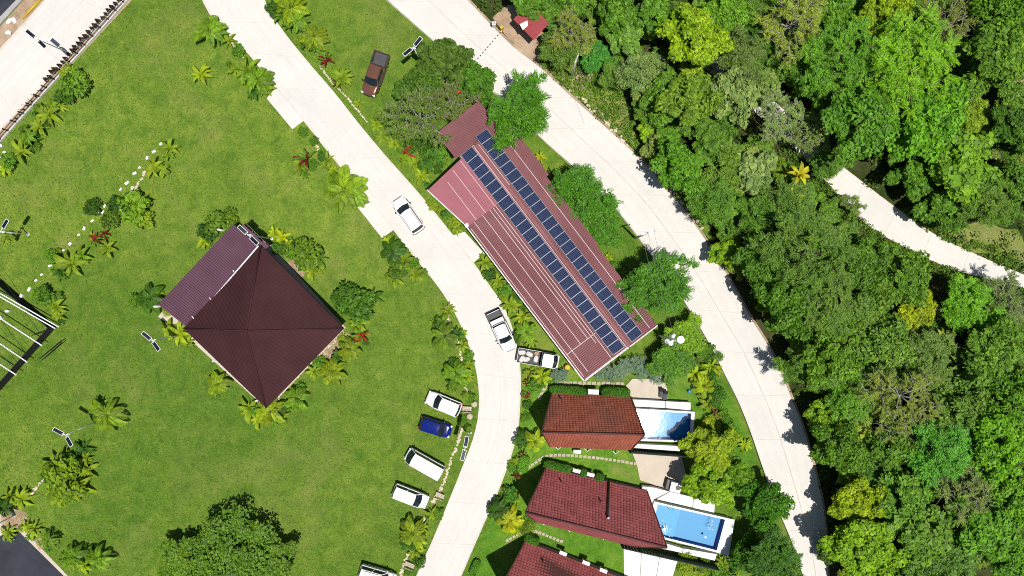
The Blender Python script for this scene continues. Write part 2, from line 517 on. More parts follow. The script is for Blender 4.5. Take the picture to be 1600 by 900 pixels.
sheet('dirt_patch', [(1565, 140), (1605, 122), (1640, 150), (1600, 160)], M['dirt'], .016, .2)
sheet('dirt_patch', [(1038, 115), (1060, 100), (1090, 112), (1075, 128), (1050, 128)], M['dirt'], .016, .2)
# strip between the long building and the outer road
strip('verge', orL, 1.1, 1.7, -.2, .008, M['rough_grass'], i0=14)
# gardens of the three houses
sheet('garden_lawn', [(822, 600), (870, 592), (985, 600), (990, 705), (1000, 760), (975, 850), (970, 930), (735, 930), (724, 905), (760, 820), (800, 720), (815, 660)], M['garden_lawn'], .006)
sheet('garden_lawn', [(1043, 560), (1100, 545), (1150, 640), (1180, 720), (1150, 760), (1090, 700), (1046, 630)], M['garden_lawn'], .006)
# top-left corner: bare earth, kerb, asphalt
sheet('dirt_strip', [(-140, 222), (0, 76), (71, 0), (170, -108), (120, -120), (38, 0), (0, 42), (-160, 210)], M['dirt'], .02)
sheet('grey_kerb', [(-140, 190), (0, 40), (36, 0), (130, -104), (118, -104), (27, 0), (0, 28), (-140, 178)], M['grey_kerb'], .14)
sheet('asphalt_yard', [(-150, 188), (0, 28), (27, 0), (120, -104), (-150, -104)], M['asphalt'], .01)
# bottom-left court with its beige edge
sheet('court_edge', [(-120, 900), (-10, 800), (16, 806), (28, 818), (108, 902), (150, 950), (-120, 980)], M['concrete_beige'], .012, .0)
sheet('court', [(-120, 920), (0, 838), (22, 823), (102, 902), (140, 945), (-120, 980)], M['asphalt'], .03)
sheet('bare_soil', [(0, 800), (20, 795), (42, 802), (38, 820), (10, 825), (0, 815)], M['dirt'], .016, .15)
sheet('bare_soil', [(55, 845), (70, 838), (75, 850), (62, 858)], M['dirt'], .016, .1)
# planted strip beside the street fence
sheet('planting_strip', [(-60, 270), (0, 206), (173, 22), (200, -6), (212, -6), (186, 22), (0, 222), (-60, 285)], M['dirt'], .01)
# bare earth round the pavilion
sheet('paving_margin', [(247, 495), (365, 352), (420, 380), (540, 512), (418, 640), (285, 520)], M['concrete_beige'], .02)
sheet('bare_soil', [(455, 402), (478, 420), (470, 436), (450, 418)], M['dirt'], .016, .1)
sheet('bare_soil', [(495, 545), (540, 520), (548, 530), (505, 565)], M['dirt'], .016, .15)

# ------------------------------------------------------------------ lawn blades (grain of the turf)
roads_poly = []
for Lx, Rx in ((drL, drR), (orL, orR), (tlL, tlR)):
    roads_poly.append([(p.x, p.y) for p in Lx] + [(p.x, p.y) for p in Rx[::-1]])
def turf(n, region, mat, name, label, size=(.1, .26), hgt=.07):
    xs = [p[0] for p in region]; ys = [p[1] for p in region]
    x = RNG.uniform(min(xs), max(xs), n); y = RNG.uniform(min(ys), max(ys), n)
    ok = inside(region, x, y)
    for rp in roads_poly + AVOID: ok &= ~inside(rp, x, y)
    x, y = x[ok], y[ok]; m = len(x)
    a = RNG.uniform(0, 2 * np.pi, m); l = RNG.uniform(size[0], size[1], m); w = l * RNG.uniform(.15, .32, m)
    d = np.stack([np.cos(a), np.sin(a), np.zeros(m)], 1); s = np.stack([-np.sin(a), np.cos(a), np.zeros(m)], 1)
    c = np.stack([x, y, np.full(m, .012)], 1)
    up = np.array([0, 0, 1.0])
    hz = (RNG.uniform(.3, 1, m) * hgt)[:, None]
    q = np.stack([c - d * l[:, None] / 2, c + s * w[:, None] / 2 + up * hz * .6, c + d * l[:, None] / 2 + up * hz, c - s * w[:, None] / 2 + up * hz * .6], 1)
    return tag(link(name, quads_mesh(q, mat)), label, 'grass', kind='stuff')
AVOID = [[tuple(P(*q)[:2]) for q in pts] for pts in (
    [(247, 495), (365, 352), (420, 380), (540, 512), (418, 640), (285, 520)], [(431, 137), (417, 154), (457, 202), (476, 188)],
    [(580, 316), (559, 324), (597, 372), (617, 358)], [(-120, 920), (-10, 800), (28, 818), (108, 902), (150, 950)],
    [(-60, 270), (0, 206), (200, -6), (212, -6), (0, 222)], [(-300, 300), (70, 0), (-50, -300), (-400, -300)])]
M['turf'] = foliage('turf', (.122, .2, .024), .55, .12, .7)
lawn_region = [tuple(P(*q)[:2]) for q in ((-80, 300), (0, 224), (205, 0), (320, -20), (420, -20), (600, -20), (660, 60), (700, 110), (690, 200), (740, 420), (830, 520), (800, 700), (735, 920), (-40, 920))]
turf(110000, lawn_region, M['turf'], 'lawn_grass', 'short mown green grass of the large lawn', (.12, .34))
M['turf_dry'] = foliage('turf_dry', (.21, .23, .055), .3, .1, .8)
turf(20000, lawn_region, M['turf_dry'], 'dry_grass', 'dry yellowish blades scattered through the large lawn')
# ------------------------------------------------------------------ roofs
M['roof_long'] = plain('roof_long', (.222, .095, .1), .75, .16, .35, spec=.12, dirt=(.262, .122, .128))
M['roof_long_pale'] = plain('roof_long_pale', (.36, .14, .165), .75, .1, .3, spec=.12)
M['roof_lean'] = plain('roof_lean', (.13, .066, .094), .75, .15, .5, spec=.12)
M['roof_hip'] = plain('roof_hip', (.053, .0205, .0235), .8, .16, .3, spec=.1, dirt=(.064, .027, .028))
M['flash'] = plain('flash', (.6, .5, .5), .5, .1, 2)
M['wall_cream'] = plain('wall_cream', (.62, .57, .48), .8, .1, .8)
M['wall_white'] = plain('wall_white', (.72, .71, .68), .7, .08, .8)

def lerp2(a, b, c, d, u, v): return a.lerp(b, u).lerp(d.lerp(c, u), v)

def ribbed(a, b, c, d, nrib, h, mat, name, parent, lift=0.0, thick=.0):
    """metal sheet on quad a-b-c-d; ribs run from edge a-b to edge d-c"""
    nr = (b - a).cross(d - a).normalized()
    if nr.z < 0: nr = -nr
    vs = []
    prof = [(0, 0), (.3, 0), (.5, 1), (.8, 1), (1, 0)]
    us = []
    for i in range(nrib):
        for p, q in prof[(0 if i == 0 else 1):]: us.append(((i + p) / nrib, q))
    for u, q in us:
        for v in (0, 1):
            vs.append(lerp2(a, b, c, d, u, v) + nr * (lift + q * h))
    fs = [[2 * i, 2 * i + 2, 2 * i + 3, 2 * i + 1] for i in range(len(us) - 1)]
    return link(name, mesh(vs, fs, mat), parent)

# ------------------------------------------------------------------ pavilion on the lawn
EV = 3.6
pav = empty('pavilion', P(400, 500), 0, 'dark maroon hipped pavilion with a ribbed lean-to roof standing on the big lawn', 'pavilion')
def pin(o, root):
    """keep world placement while parenting to an empty that has only location/rotation"""
    o.parent = root
    o.matrix_parent_inverse = (Matrix.Translation(root.location) @ Matrix.Rotation(root.rotation_euler[2], 4, 'Z')).inverted()
    return o
cl, cb, cr, ct = P(287, 513, EV), P(416, 637, EV), P(537, 513, EV), P(408, 384, EV)
apex = P(385, 517, EV + 4.6)
def hip_face(a, b, top, nm):
    # courses of thin shingles: narrow overlapping strips up the slope
    mb = MB(); n = 34
    nr = (b - a).cross(top - a).normalized()
    if nr.z < 0: nr = -nr
    for i in range(n):
        v0, v1 = i / n, min(1, (i + 1.15) / n)
        p0, p1, p2, p3 = a.lerp(top, v0), b.lerp(top, v0), b.lerp(top, v1), a.lerp(top, v1)
        mb.add([p0 + nr * .045, p1 + nr * .045, p2 + nr * .008, p3 + nr * .008, p0, p1], [[0, 1, 2, 3], [4, 5, 1, 0]])
    ux = (b - a).normalized(); Lb = (b - a).length; hx = (top - a).dot(ux); up = top - (a + ux * hx)
    for k in range(1, int(Lb / .4)):
        x = k * .4; t = x / hx if x < hx else (Lb - x) / (Lb - hx)
        p = a + ux * x + nr * .05; mb.bar(p, p + up * (t * .985), .045, .05)
    return pin(mb.obj(nm, M['roof_hip']), pav)
for a, b in ((cl, cb), (cb, cr), (cr, ct), (ct, cl)): hip_face(a, b, apex, 'roof_slope')
for q in (cl, cb, cr, ct): pin(MB().tube([q + Vector((0, 0, .06)), apex + Vector((0, 0, .07))], .09, .09, 6).obj('hip_cap', M['roof_hip'], smooth=True), pav)
pin(MB().lathe(apex + Vector((0, 0, .0)), [(.22, 0), (.2, .12), (.02, .22)]).obj('finial', M['roof_hip'], smooth=True), pav)
for a, b in ((cl, cb), (cb, cr), (cr, ct)):
    pin(MB().bar(a - Vector((0, 0, .1)), b - Vector((0, 0, .1)), .06, .2).obj('fascia', M['roof_hip']), pav)
# lean-to: ribbed sheets
l0, l1, l2, l3 = P(247, 476, 3.0), P(365, 350, 3.0), P(404, 385, 3.5), P(294, 513, 3.5)
for i in range(12):
    u0, u1 = i / 12, (i + 1) / 12
    a, b, c, d = l0.lerp(l1, u0), l0.lerp(l1, u1), l3.lerp(l2, u1), l3.lerp(l2, u0)
    pin(ribbed(a, b, c, d, 4, .11, M['roof_lean'], 'roof_sheet', None), pav)
# the little cross roof beside the lamp
e0, e1, e2, e3 = P(377, 353, 3.05), P(384, 349, 3.05), P(421, 385, 3.35), P(413, 390, 3.35)
pin(ribbed(e0, e3, e2, e1, 14, .05, M['roof_lean'], 'porch_sheet', None, lift=.03), pav)
g0, g1 = P(294, 512, 3.62), P(404, 384, 3.62)
pin(MB().bar(g0, g1, .13, .14).obj('gutter', M['white_metal']), pav)
for q0, q1 in (((303, 498), (300, 494)), ((330, 468), (327, 465)), ((366, 425), (364, 422))): pin(MB().bar(P(*q0, 3.7), P(*q1, 3.7), .08).obj('gutter_bracket', M['white_metal']), pav)
for x, y in ((262, 478), (300, 498), (358, 362), (405, 395), (415, 620), (515, 512), (350, 560), (470, 450), (465, 565)):
    b = P(x, y)
    pin(MB().tube([b, b + Vector((0, 0, 3.1))], .12, .12, 8).obj('post', M['wall_white'], smooth=True), pav)
pin(MB().prism([P(300, 510), P(415, 622), P(522, 512), P(408, 398)], 0, .12).obj('floor', M['concrete_beige']), pav)

# ------------------------------------------------------------------ long building with solar panels
LU, LN = Vector((.606, .796)), Vector((.796, -.606))
def sn(s, n, lift=0.0):
    if n <= 454: z = 4.0 + (n - 366) / 88 * .95
    else: z = 4.95 - (n - 454) / 54 * .6
    z += lift
    return P(s * LU.x + n * LN.x, s * LU.y + n * LN.y, z)
lb_c = P(840, 400)
longb = empty('long_building', lb_c, 0, 'long building with pinkish-red metal roof carrying the solar panels', 'building')
for i in range(25):                                   # south-west slope
    s0, s1 = 724 + 302 * i / 25, 724 + 302 * (i + 1) / 25
    pin(ribbed(sn(s0, 366), sn(s1, 366), sn(s1, 454), sn(s0, 454), 4, .1, M['roof_long'], 'roof_sheet', None, lift=.012 if i >= 21 else 0), longb)
for i in range(8):                                    # paler north-west bay, turned a little
    u0, u1 = i / 8, (i + 1) / 8
    A, B, C_, D = sn(641, 351.5), sn(724, 366), sn(724, 454), sn(630, 454)
    pin(ribbed(A.lerp(B, u0), A.lerp(B, u1), D.lerp(C_, u1), D.lerp(C_, u0), 5, .045, M['roof_long_pale'], 'roof_sheet', None), longb)
for i in range(33):                                   # north-east slope
    s0, s1 = 628 + 398 * i / 33, 628 + 398 * (i + 1) / 33
    ne = 517 if i < 9 else (512 if i < 20 else 509)
    pin(ribbed(sn(s0, 454), sn(s1, 454), sn(s1, ne), sn(s0, ne), 4, .1, M['roof_long'], 'roof_sheet', None), longb)
for i in range(7):                                    # north-west wing, ribs running along the building
    n0, n1 = 416 + 84 * i / 7, 416 + 84 * (i + 1) / 7
    f = lambda s, n: P(s * LU.x + n * LN.x, s * LU.y + n * LN.y, 4.35)
    pin(ribbed(f(578, n0), f(578, n1), f(629, n1), f(629, n0), 4, .1, M['roof_long'], 'roof_sheet', None), longb)
for n_, s0, s1 in ((369, 730, 1020), (379, 724, 1018), (396, 724, 978), (410, 724, 978), (416, 724, 990), (421, 724, 1024), (384, 650, 724), (402, 640, 724), (420, 636, 724),
                   (450, 632, 1024), (458, 632, 712), (497, 660, 1022)):
    pin(MB().bar(sn(s0, n_, .115), sn(s1, n_, .115), .055, .014).obj('batten', M['flash']), longb)
for s_ in (977, 1025):
    pin(MB().bar(sn(s_, 368, .12), sn(s_, 424 if s_ < 1000 else 452, .12), .07, .02).obj('batten', M['flash']), longb)
pin(MB().bar(sn(640, 351, -.02), sn(724, 366, -.02), .12, .12).bar(sn(724, 365.3, -.02), sn(1026, 365.3, -.02), .12, .12).obj('gutter', M['white_metal']), longb)
pin(MB().bar(sn(1026.5, 366, -.03), sn(1026.5, 452, -.03), .1, .16).bar(sn(1026.5, 455, -.03), sn(1026.5, 509, -.03), .1, .16).obj('barge_board', M['white_metal']), longb)
pin(MB().bar(sn(632, 454, .11), sn(1026, 454, .11), .3, .03).obj('ridge_cap', M['roof_long']), longb)
# walls and slab
def gp(s, n): return P((s * LU.x + n * LN.x - 800) * .951 + 800, (s * LU.y + n * LN.y - 450) * .951 + 450)
pin(MB().prism([gp(648, 372), gp(1014, 374), gp(1014, 500), gp(648, 500)], .1, 3.9).obj('wall', M['wall_cream']), longb)
pin(MB().prism([gp(588, 424), gp(646, 424), gp(646, 494), gp(588, 494)], .1, 4.2).obj('wall', M['wall_cream']), longb)
pin(MB().prism([gp(640, 366), gp(1036, 366), gp(1036, 505), gp(640, 505)], 0, .1).obj('plinth', M['concrete_beige']), longb)
pin(MB().prism([P(725, 351, 4.3), P(730, 348, 4.3), P(733, 353, 4.3), P(728, 356, 4.3)], 4.0, 4.35).obj('vent_box', M['white_metal']), longb)

def solar_mat():
    m, nt, bs = nodes('solar_cell')
    uv = N(nt, 'ShaderNodeTexCoord').outputs['Object']
    br = N(nt, 'ShaderNodeTexBrick', offset=0.0, squash=1.0)
    br.inputs['Scale'].default_value = 1.0
    br.inputs['Mortar Size'].default_value = .012
    br.inputs['Brick Width'].default_value = .172
    br.inputs['Row Height'].default_value = .172
    br.inputs['Color1'].default_value = (.008, .014, .045, 1)
    br.inputs['Color2'].default_value = (.013, .022, .065, 1)
    br.inputs['Mortar'].default_value = (.09, .11, .17, 1)
    nt.links.new(uv, br.inputs['Vector'])
    nt.links.new(br.outputs['Color'], bs.inputs['Base Color'])
    bs.inputs['Roughness'].default_value = .1
    bs.inputs['Specular IOR Level'].default_value = .2
    return m
M['solar'] = solar_mat()
def quad_frame(a, b, c, d):
    """local frame of a rectangle-ish quad: centre, matrix, half sizes"""
    o = (a + b + c + d) / 4; x = ((b - a) + (c - d)).normalized(); z = x.cross((d - a)).normalized()
    if z.z < 0: z = -z
    y = z.cross(x)
    return o, Matrix((x, y, z)).transposed().to_4x4(), (b - a).length, (d - a).length
def solar_row(nm, n0, n1, s0, s1, cnt, lab):
    row = empty(nm, sn((s0 + s1) / 2, (n0 + n1) / 2, .1), 0, lab, 'solar panels', 'solar panel rows on the long roof')
    first = None
    for i in range(cnt):
        a0 = s0 + (s1 - s0) * i / cnt + .12; a1 = s0 + (s1 - s0) * (i + 1) / cnt - .12
        o, R, w, h = quad_frame(sn(a0, n0, .2), sn(a1, n0, .2), sn(a1, n1, .2), sn(a0, n1, .2))
        if first is None:
            fr = MB().box((0, 0, 0), (w, h, .05)).mesh(M['solar_frame'], bevel=.006)
            fa = MB().box((0, 0, .028), (w - .045, h - .045, .006)).mesh(M['solar'])
            first = (fr, fa)
        p = link('solar_panel', first[0]); p.matrix_world = Matrix.Translation(o) @ R
        pin(p, row)
        q = link('cell_face', first[1]); q.parent = p
    r = MB()
    for f in (.25, .75): r.bar(sn(s0, n0 + (n1 - n0) * f, .14), sn(s1, n0 + (n1 - n0) * f, .14), .05, .06)
    pin(r.obj('rail', M['steel']), row)
solar_row('solar_array', 426, 448, 628.6, 1021.7, 25, 'row of solar panels on the long roof, nearer the driveway')
solar_row('solar_array', 461.5, 483, 619.8, 1022.7, 26, 'row of solar panels on the long roof, nearer the outer road')
bpy.context.view_layer.update()

# ------------------------------------------------------------------ A-frame houses
def tile_mat(name, c):
    return plain(name, c, .8, .16, .6, spec=.15, island=.13, dirt=tuple(v * .8 for v in c[:3]))
def tiles(a, b, c, d, mat, tw=.36, th=.36):
    """clay tiles on the slope with eave a-b (low) and ridge d-c (high); each tile a tilted wedge with a gap to the next"""
    x = (b - a).normalized(); nr = x.cross(d - a).normalized()
    if nr.z < 0: nr = -nr
    y = nr.cross(x)
    if y.dot(d - a) < 0: y = -y
    hgt = (d - a).dot(y); rows = int(hgt / th)
    xa0, xb0 = 0.0, (b - a).dot(x); xa1, xb1 = (d - a).dot(x), (c - a).dot(x)
    mb = MB()
    for r in range(rows):
        v0, v1 = r / rows, (r + 1) / rows
        vm = (v0 + v1) / 2
        lo, hi = xa0 + (xa1 - xa0) * vm, xb0 + (xb1 - xb0) * vm
        off = 0
        k0, k1 = math.floor((lo - off) / tw), math.ceil((hi - off) / tw)
        for k in range(k0, k1):
            p, q = max(lo, off + k * tw), min(hi, off + (k + 1) * tw)
            if q - p < .06: continue
            j = random.uniform(-.006, .006); g = .017
            y0, y1 = hgt * v0, hgt * v1 - .012
            m_ = (p + q) / 2
            W = lambda xx, yy: a.lerp(d, yy / hgt).lerp(b.lerp(c, yy / hgt), (xx - (xa0 + (xa1 - xa0) * yy / hgt)) / ((xb0 + (xb1 - xb0) * yy / hgt) - (xa0 + (xa1 - xa0) * yy / hgt)))
            A = W(p + g, y0) + nr * (.07 + j); B = W(q - g, y0) + nr * (.07 + j)
            Cc = W(q - g, y1) + nr * .025; D = W(p + g, y1) + nr * .025
            M0 = W(m_, y0) + nr * (.1 + j); M1 = W(m_, y1) + nr * .055
            A2 = A - nr * .06; B2 = B - nr * .06
            mb.add([A, M0, B, Cc, M1, D, A2, B2], [[0, 1, 4, 5], [1, 2, 3, 4], [6, 7, 2, 1, 0]])
    return mb.mesh(mat)

def house(name, label, nl, nr_, rl, rr, sl, sr, tile, ez=1.2, rz=7.2):
    NL, NR = P(*nl, ez), P(*nr_, ez); RL, RR = P(*rl, rz), P(*rr, rz); SL, SR = P(*sl, ez), P(*sr, ez)
    root = empty(name, P((nl[0] + nr_[0]) / 2, (nl[1] + nr_[1]) / 2), 0, label, 'house')
    for (a, b, c, d) in ((NL, NR, RR, RL), (SR, SL, RL, RR)):
        nv = (b - a).cross(d - a).normalized()
        if nv.z < 0: nv = -nv
        deck = mesh([a, b, c, d, a - nv * .12, b - nv * .12, c - nv * .12, d - nv * .12],
                    [[0, 1, 2, 3], [7, 6, 5, 4], [0, 4, 5, 1], [1, 5, 6, 2], [2, 6, 7, 3], [3, 7, 4, 0]], M['roof_under'])
        sl_o = pin(link('roof_slope', deck), root)
        t = tag(link('roof_tiles', tiles(a, b, c, d, tile), sl_o), kind='stuff')
        v = MB().bar(a + nv * .05, d + nv * .05, .12, .2).obj('verge_board', M['verge_board'], sl_o)
        v = MB().bar(b + nv * .05, c + nv * .05, .12, .2).obj('verge_board', M['verge_board'], sl_o)
        MB().bar(a + nv * .03 - (d - a).normalized() * .05, b + nv * .03 - (d - a).normalized() * .05, .08, .08).obj('gutter', M['verge_board'], sl_o)
    pin(MB().tube([RL + Vector((0, 0, .07)), RR + Vector((0, 0, .07))], .11, .11, 8).obj('ridge_cap', M['verge_board'], smooth=True), root)
    # end walls set back under the overhang, and the floor
    for t in (.13, .86):
        a, b, c = NL.lerp(NR, t) , SL.lerp(SR, t), RL.lerp(RR, t)
        ctr = (a + b) / 2
        a2, b2, c2 = ctr + (a - ctr) * .84, ctr + (b - ctr) * .84, Vector((c.x, c.y, rz - 1.0))
        ax = (NR - NL).normalized() * .1
        vs = [a2 - ax, b2 - ax, c2 - ax, a2 + ax, b2 + ax, c2 + ax]
        g = [Vector((q.x, q.y, .1)) for q in (vs[0], vs[1], vs[3], vs[4])]
        vs += g
        w = pin(link('end_wall', mesh(vs, [[0, 1, 2], [5, 4, 3], [0, 2, 5, 3], [1, 4, 5, 2], [6, 7, 1, 0], [3, 4, 9, 8], [6, 0, 3, 8], [1, 7, 9, 4]], M['wall_white'])), root)
        k = (-1 if t < .5 else 1)
        dv = ctr + (NR - NL).normalized() * k * .13
        pn = (b - a).normalized()
        MB().prism([dv - pn * .9, dv + pn * .9, dv + pn * .9 + (NR - NL).normalized() * .05 * k, dv - pn * .9 + (NR - NL).normalized() * .05 * k], .12, 2.3).obj('glass_door', M['glass_dark'], w).matrix_parent_inverse = w.matrix_world.inverted()
    q = [NL.lerp(NR, .05), NL.lerp(NR, .95), SL.lerp(SR, .95), SL.lerp(SR, .05)]
    pin(MB().prism([(v.x, v.y) for v in q], 0, .12).obj('floor', M['concrete_beige']), root)
    for s_, e_ in ((NL, NR), (SL, SR)):
        a, b = s_.lerp(e_, .1), s_.lerp(e_, .9)
        ctr = (NL + NR + SL + SR) / 4; inn = (ctr - (a + b) / 2).normalized() * .45
        pin(MB().bar(Vector((a.x, a.y, .6)) + inn, Vector((b.x, b.y, .6)) + inn, .15, 1.0).obj('side_wall', M['wall_white']), root)
    bpy.context.view_layer.update()
    return root, (NL, NR, RL, RR, SL, SR)
M['roof_under'] = plain('roof_under', (.1, .036, .032), .8, .2, 1)
M['verge_board'] = plain('verge_board', (.1, .035, .035), .6, .15, 1)
h1, H1 = house('a_frame_house', 'steep A-frame house with orange-brown tiled roof, nearest the long building', (862, 615), (986, 621), (847, 675), (1007, 679), (859, 697), (985, 703), tile_mat('tile_orange', (.35, .105, .065)))
h2, H2 = house('a_frame_house', 'steep A-frame house with dark red tiled roof beside the blue pool', (853, 731), (1011, 768), (821, 800), (1042, 855), (838, 815), (988, 853), tile_mat('tile_red', (.33, .092, .092)))
h3, H3 = house('a_frame_house', 'A-frame house with red tiled roof cut off by the bottom edge', (820, 847), (985, 909), (776, 930), (1010, 1008), (795, 940), (955, 995), tile_mat('tile_red_b', (.32, .088, .085)))
# flue and small vents on the roofs
def on_slope(HH, u, v, lift=.12):
    NL, NR, RL, RR, SL, SR = HH
    nv = (NR - NL).cross(RL - NL).normalized()
    if nv.z < 0: nv = -nv
    return NL.lerp(NR, u).lerp(RL.lerp(RR, u), v) + nv * lift, nv
a, nv = on_slope(H2, .62, -.03, .2); b, _ = on_slope(H2, .585, .75, .2)
fl = pin(MB().tube([a, b], .13, .13, 8).obj('flue_pipe', M['black_metal'], smooth=True), h2)
pin(MB().tube([b, b + nv * .12 + Vector((0, 0, .25))], .1, .12, 8).obj('flue_cap', M['white_metal'], smooth=True), h2)
for HH, hh, u, v in ((H2, h2, .17, .2), (H1, h1, .12, .12), (H3, h3, .2, .2), (H2, h2, .53, .42)):
    a, nv = on_slope(HH, u, v, .1)
    pin(MB().tube([a, a + Vector((0, 0, .45))], .07, .07, 7).lathe(a + Vector((0, 0, .42)), [(.12, 0), (.1, .08), (.02, .12)], 8).obj('roof_vent', M['black_metal'], smooth=True), hh)
# white V struts under the south eaves
for hh, lst in ((h2, ((850, 817, 9), (890, 827, 9), (943, 840, 7))), (h1, ((872, 699, 8), (918, 702, 9), (962, 706, 8)))):
    for x, y, w in lst:
        p = P(x, y + 3, .1)
        pin(MB().bar(P(x - w / 2, y - 1, 1.1), p, .09).bar(P(x + w / 2, y, 1.1), p, .09).obj('strut', M['white_paint']), hh)

# ------------------------------------------------------------------ decks, patios, pools, fences
def pool_floor_mat(name, deep):
    m, nt, bs = nodes(name)
    co = N(nt, 'ShaderNodeNewGeometry').outputs['Position']
    br = N(nt, 'ShaderNodeTexBrick', offset=0.0)
    br.inputs['Scale'].default_value = 1; br.inputs['Brick Width'].default_value = .3; br.inputs['Row Height'].default_value = .3
    br.inputs['Mortar Size'].default_value = .008
    br.inputs['Color1'].default_value = (*deep, 1); br.inputs['Color2'].default_value = tuple(min(1, v * 1.07) for v in deep) + (1,)
    br.inputs['Mortar'].default_value = tuple(min(1, v * 1.25) for v in deep) + (1,)
    nt.links.new(co, br.inputs['Vector'])
    nt.links.new(br.outputs['Color'], bs.inputs['Base Color'])
    bs.inputs['Roughness'].default_value = .5
    return m
M['pool_shallow'] = pool_floor_mat('pool_shallow', (.03, .27, .5))
M['pool_mid'] = pool_floor_mat('pool_mid', (.012, .22, .45))
M['pool_wall'] = pool_floor_mat('pool_wall', (.012, .085, .36))
def water_mat():
    m, nt, bs = nodes('pool_water')
    nt.nodes.remove(bs)
    tr = N(nt, 'ShaderNodeBsdfTransparent'); tr.inputs[0].default_value = (.9, .97, 1, 1)
    gl = N(nt, 'ShaderNodeBsdfGlossy'); gl.inputs['Roughness'].default_value = .04; gl.inputs['Color'].default_value = (1, 1, 1, 1)
    fr = N(nt, 'ShaderNodeFresnel', IOR=1.33)
    f = noise(nt, 1.6, 4, .55, .6)
    b = N(nt, 'ShaderNodeBump', Strength=.06, Distance=.05)
    nt.links.new(f, b.inputs['Height'])
    nt.links.new(b.outputs[0], gl.inputs['Normal']); nt.links.new(b.outputs[0], fr.inputs['Normal'])
    mx = N(nt, 'ShaderNodeMixShader')
    nt.links.new(fr.outputs[0], mx.inputs[0]); nt.links.new(tr.outputs[0], mx.inputs[1]); nt.links.new(gl.outputs[0], mx.inputs[2])
    nt.links.new(mx.outputs[0], nt.nodes['Material Output'].inputs[0])
    return m
M['water'] = water_mat()
M['deck'] = plain('deck', (.66, .66, .65), .7, .05, .8, dirt=(.58, .57, .55))
M['deck_edge'] = plain('deck_edge', (.72, .72, .72), .6, .04, 1)
M['green_fence'] = plain('green_fence', (.008, .032, .02), .7, .35, 1.5)

def slab(name, pts, z0, z1, mat, parent=None):
    return MB().prism(poly_px(pts, z1), z0, z1).obj(name, mat)

def pool(name, label, pts, rim, top, depth, split, w):
    """basin with a coping, two floor levels and a water sheet"""
    root = empty(name, P(*pts[0]), 0, label, 'swimming pool')
    q = [P(*p, top) for p in pts]
    fl = lambda v, z: Vector((v.x, v.y, z))
    c = sum(q, Vector()) / 4
    out = [v + (v - c).normalized() * rim * 1.35 for v in q]
    mb = MB(); vs = [fl(v, top) for v in q] + [fl(v, top) for v in out] + [fl(v, .01) for v in out]
    fs = []
    for i in range(4):
        j = (i + 1) % 4
        fs += [[i, 4 + i, 4 + j, j], [4 + i, 8 + i, 8 + j, 4 + j]]
    pin(mb.add(vs, fs).obj('coping', M['deck_edge']), root)
    zb = top - depth
    s0, s1 = q[0].lerp(q[1], split), q[3].lerp(q[2], split)
    for i in range(4):
        j = (i + 1) % 4
        pin(link('pool_wall', mesh([fl(q[i], top), fl(q[j], top), fl(q[j], zb), fl(q[i], zb)], [[0, 1, 2, 3]], M['pool_wall'])), root)
    pin(link('pool_floor', mesh([fl(q[0], zb + .25), fl(s0, zb + .25), fl(s1, zb + .25), fl(q[3], zb + .25)], [[3, 2, 1, 0]], M['pool_shallow'])), root)
    pin(link('pool_floor', mesh([fl(s0, zb + .01), fl(q[1], zb + .01), fl(q[2], zb + .01), fl(s1, zb + .01)], [[3, 2, 1, 0]], M['pool_mid'])), root)
    pin(link('water', mesh([fl(v, top - .12) for v in q], [[0, 1, 2, 3]], M['water'])), root)
    # ladder
    L0 = q[0].lerp(q[1], .16)
    d = (q[1] - q[0]).normalized(); o = (q[0] - q[3]).normalized()
    for k in (0, .55):
        b = fl(L0 + d * k, top)
        pin(MB().tube([b + o * .35, b + o * .35 + Vector((0, 0, .55)), b + o * .1 + Vector((0, 0, .75)), b - o * .18 + Vector((0, 0, .6)), b - o * .2 - Vector((0, 0, .5))], .03, .03, 6).obj('ladder_rail', M['steel'], smooth=True), root)
    return root
# the ground sheets are cut away by raising the pools: basins stand above grade
PT1, PT2 = .95, .95
pool('swimming_pool', 'small pool with sun glare on its water beside the orange-brown house', [(994, 641), (1080, 646), (1077, 688), (994, 686)], .35, PT1, .9, .42, 0)
pool('swimming_pool', 'rectangular clear blue pool beside the dark red house', [(1028, 788), (1133, 812), (1120, 860), (1016, 834)], .42, PT2, .9, .36, 0)
def thing_slab(name, label, pts, z0, z1, mat, cat):
    return tag(slab(name, pts, z0, z1, mat), kind='structure')
thing_slab('pool_deck', '', [(986, 624), (1039, 627), (1039, 637.5), (988, 635)], 0, .93, M['deck'], 'deck')
thing_slab('pool_deck', '', [(1040, 627), (1079, 629), (1079, 641), (1040, 637.5)], 0, .93, M['deck'], 'deck')
thing_slab('pool_deck', '', [(980, 693), (1062, 697), (1062, 705), (978, 699)], 0, .9, M['deck'], 'deck')
thing_slab('pool_deck', '', [(1004, 760), (1022, 762), (1046, 768), (1022, 780), (1010, 802), (1000, 790)], 0, .93, M['deck'], 'deck')
thing_slab('pool_deck', '', [(1047, 768.5), (1083, 777), (1082, 793), (1026, 780)], 0, .93, M['deck'], 'deck')
thing_slab('pool_deck', '', [(1084, 777.5), (1117, 787), (1116, 801), (1083, 793.5)], 0, .93, M['deck'], 'deck')
thing_slab('pool_deck', '', [(1135, 810), (1148, 812), (1139, 868), (1124, 865), (1126, 860)], 0, .7, M['deck'], 'deck')
thing_slab('pool_deck', '', [(1030, 846), (1067, 857), (1066, 864), (1028, 856)], 0, .9, M['deck'], 'deck')
thing_slab('pool_deck', '', [(1068, 857), (1120, 866), (1117, 876), (1067, 864.5)], 0, .9, M['deck'], 'deck')
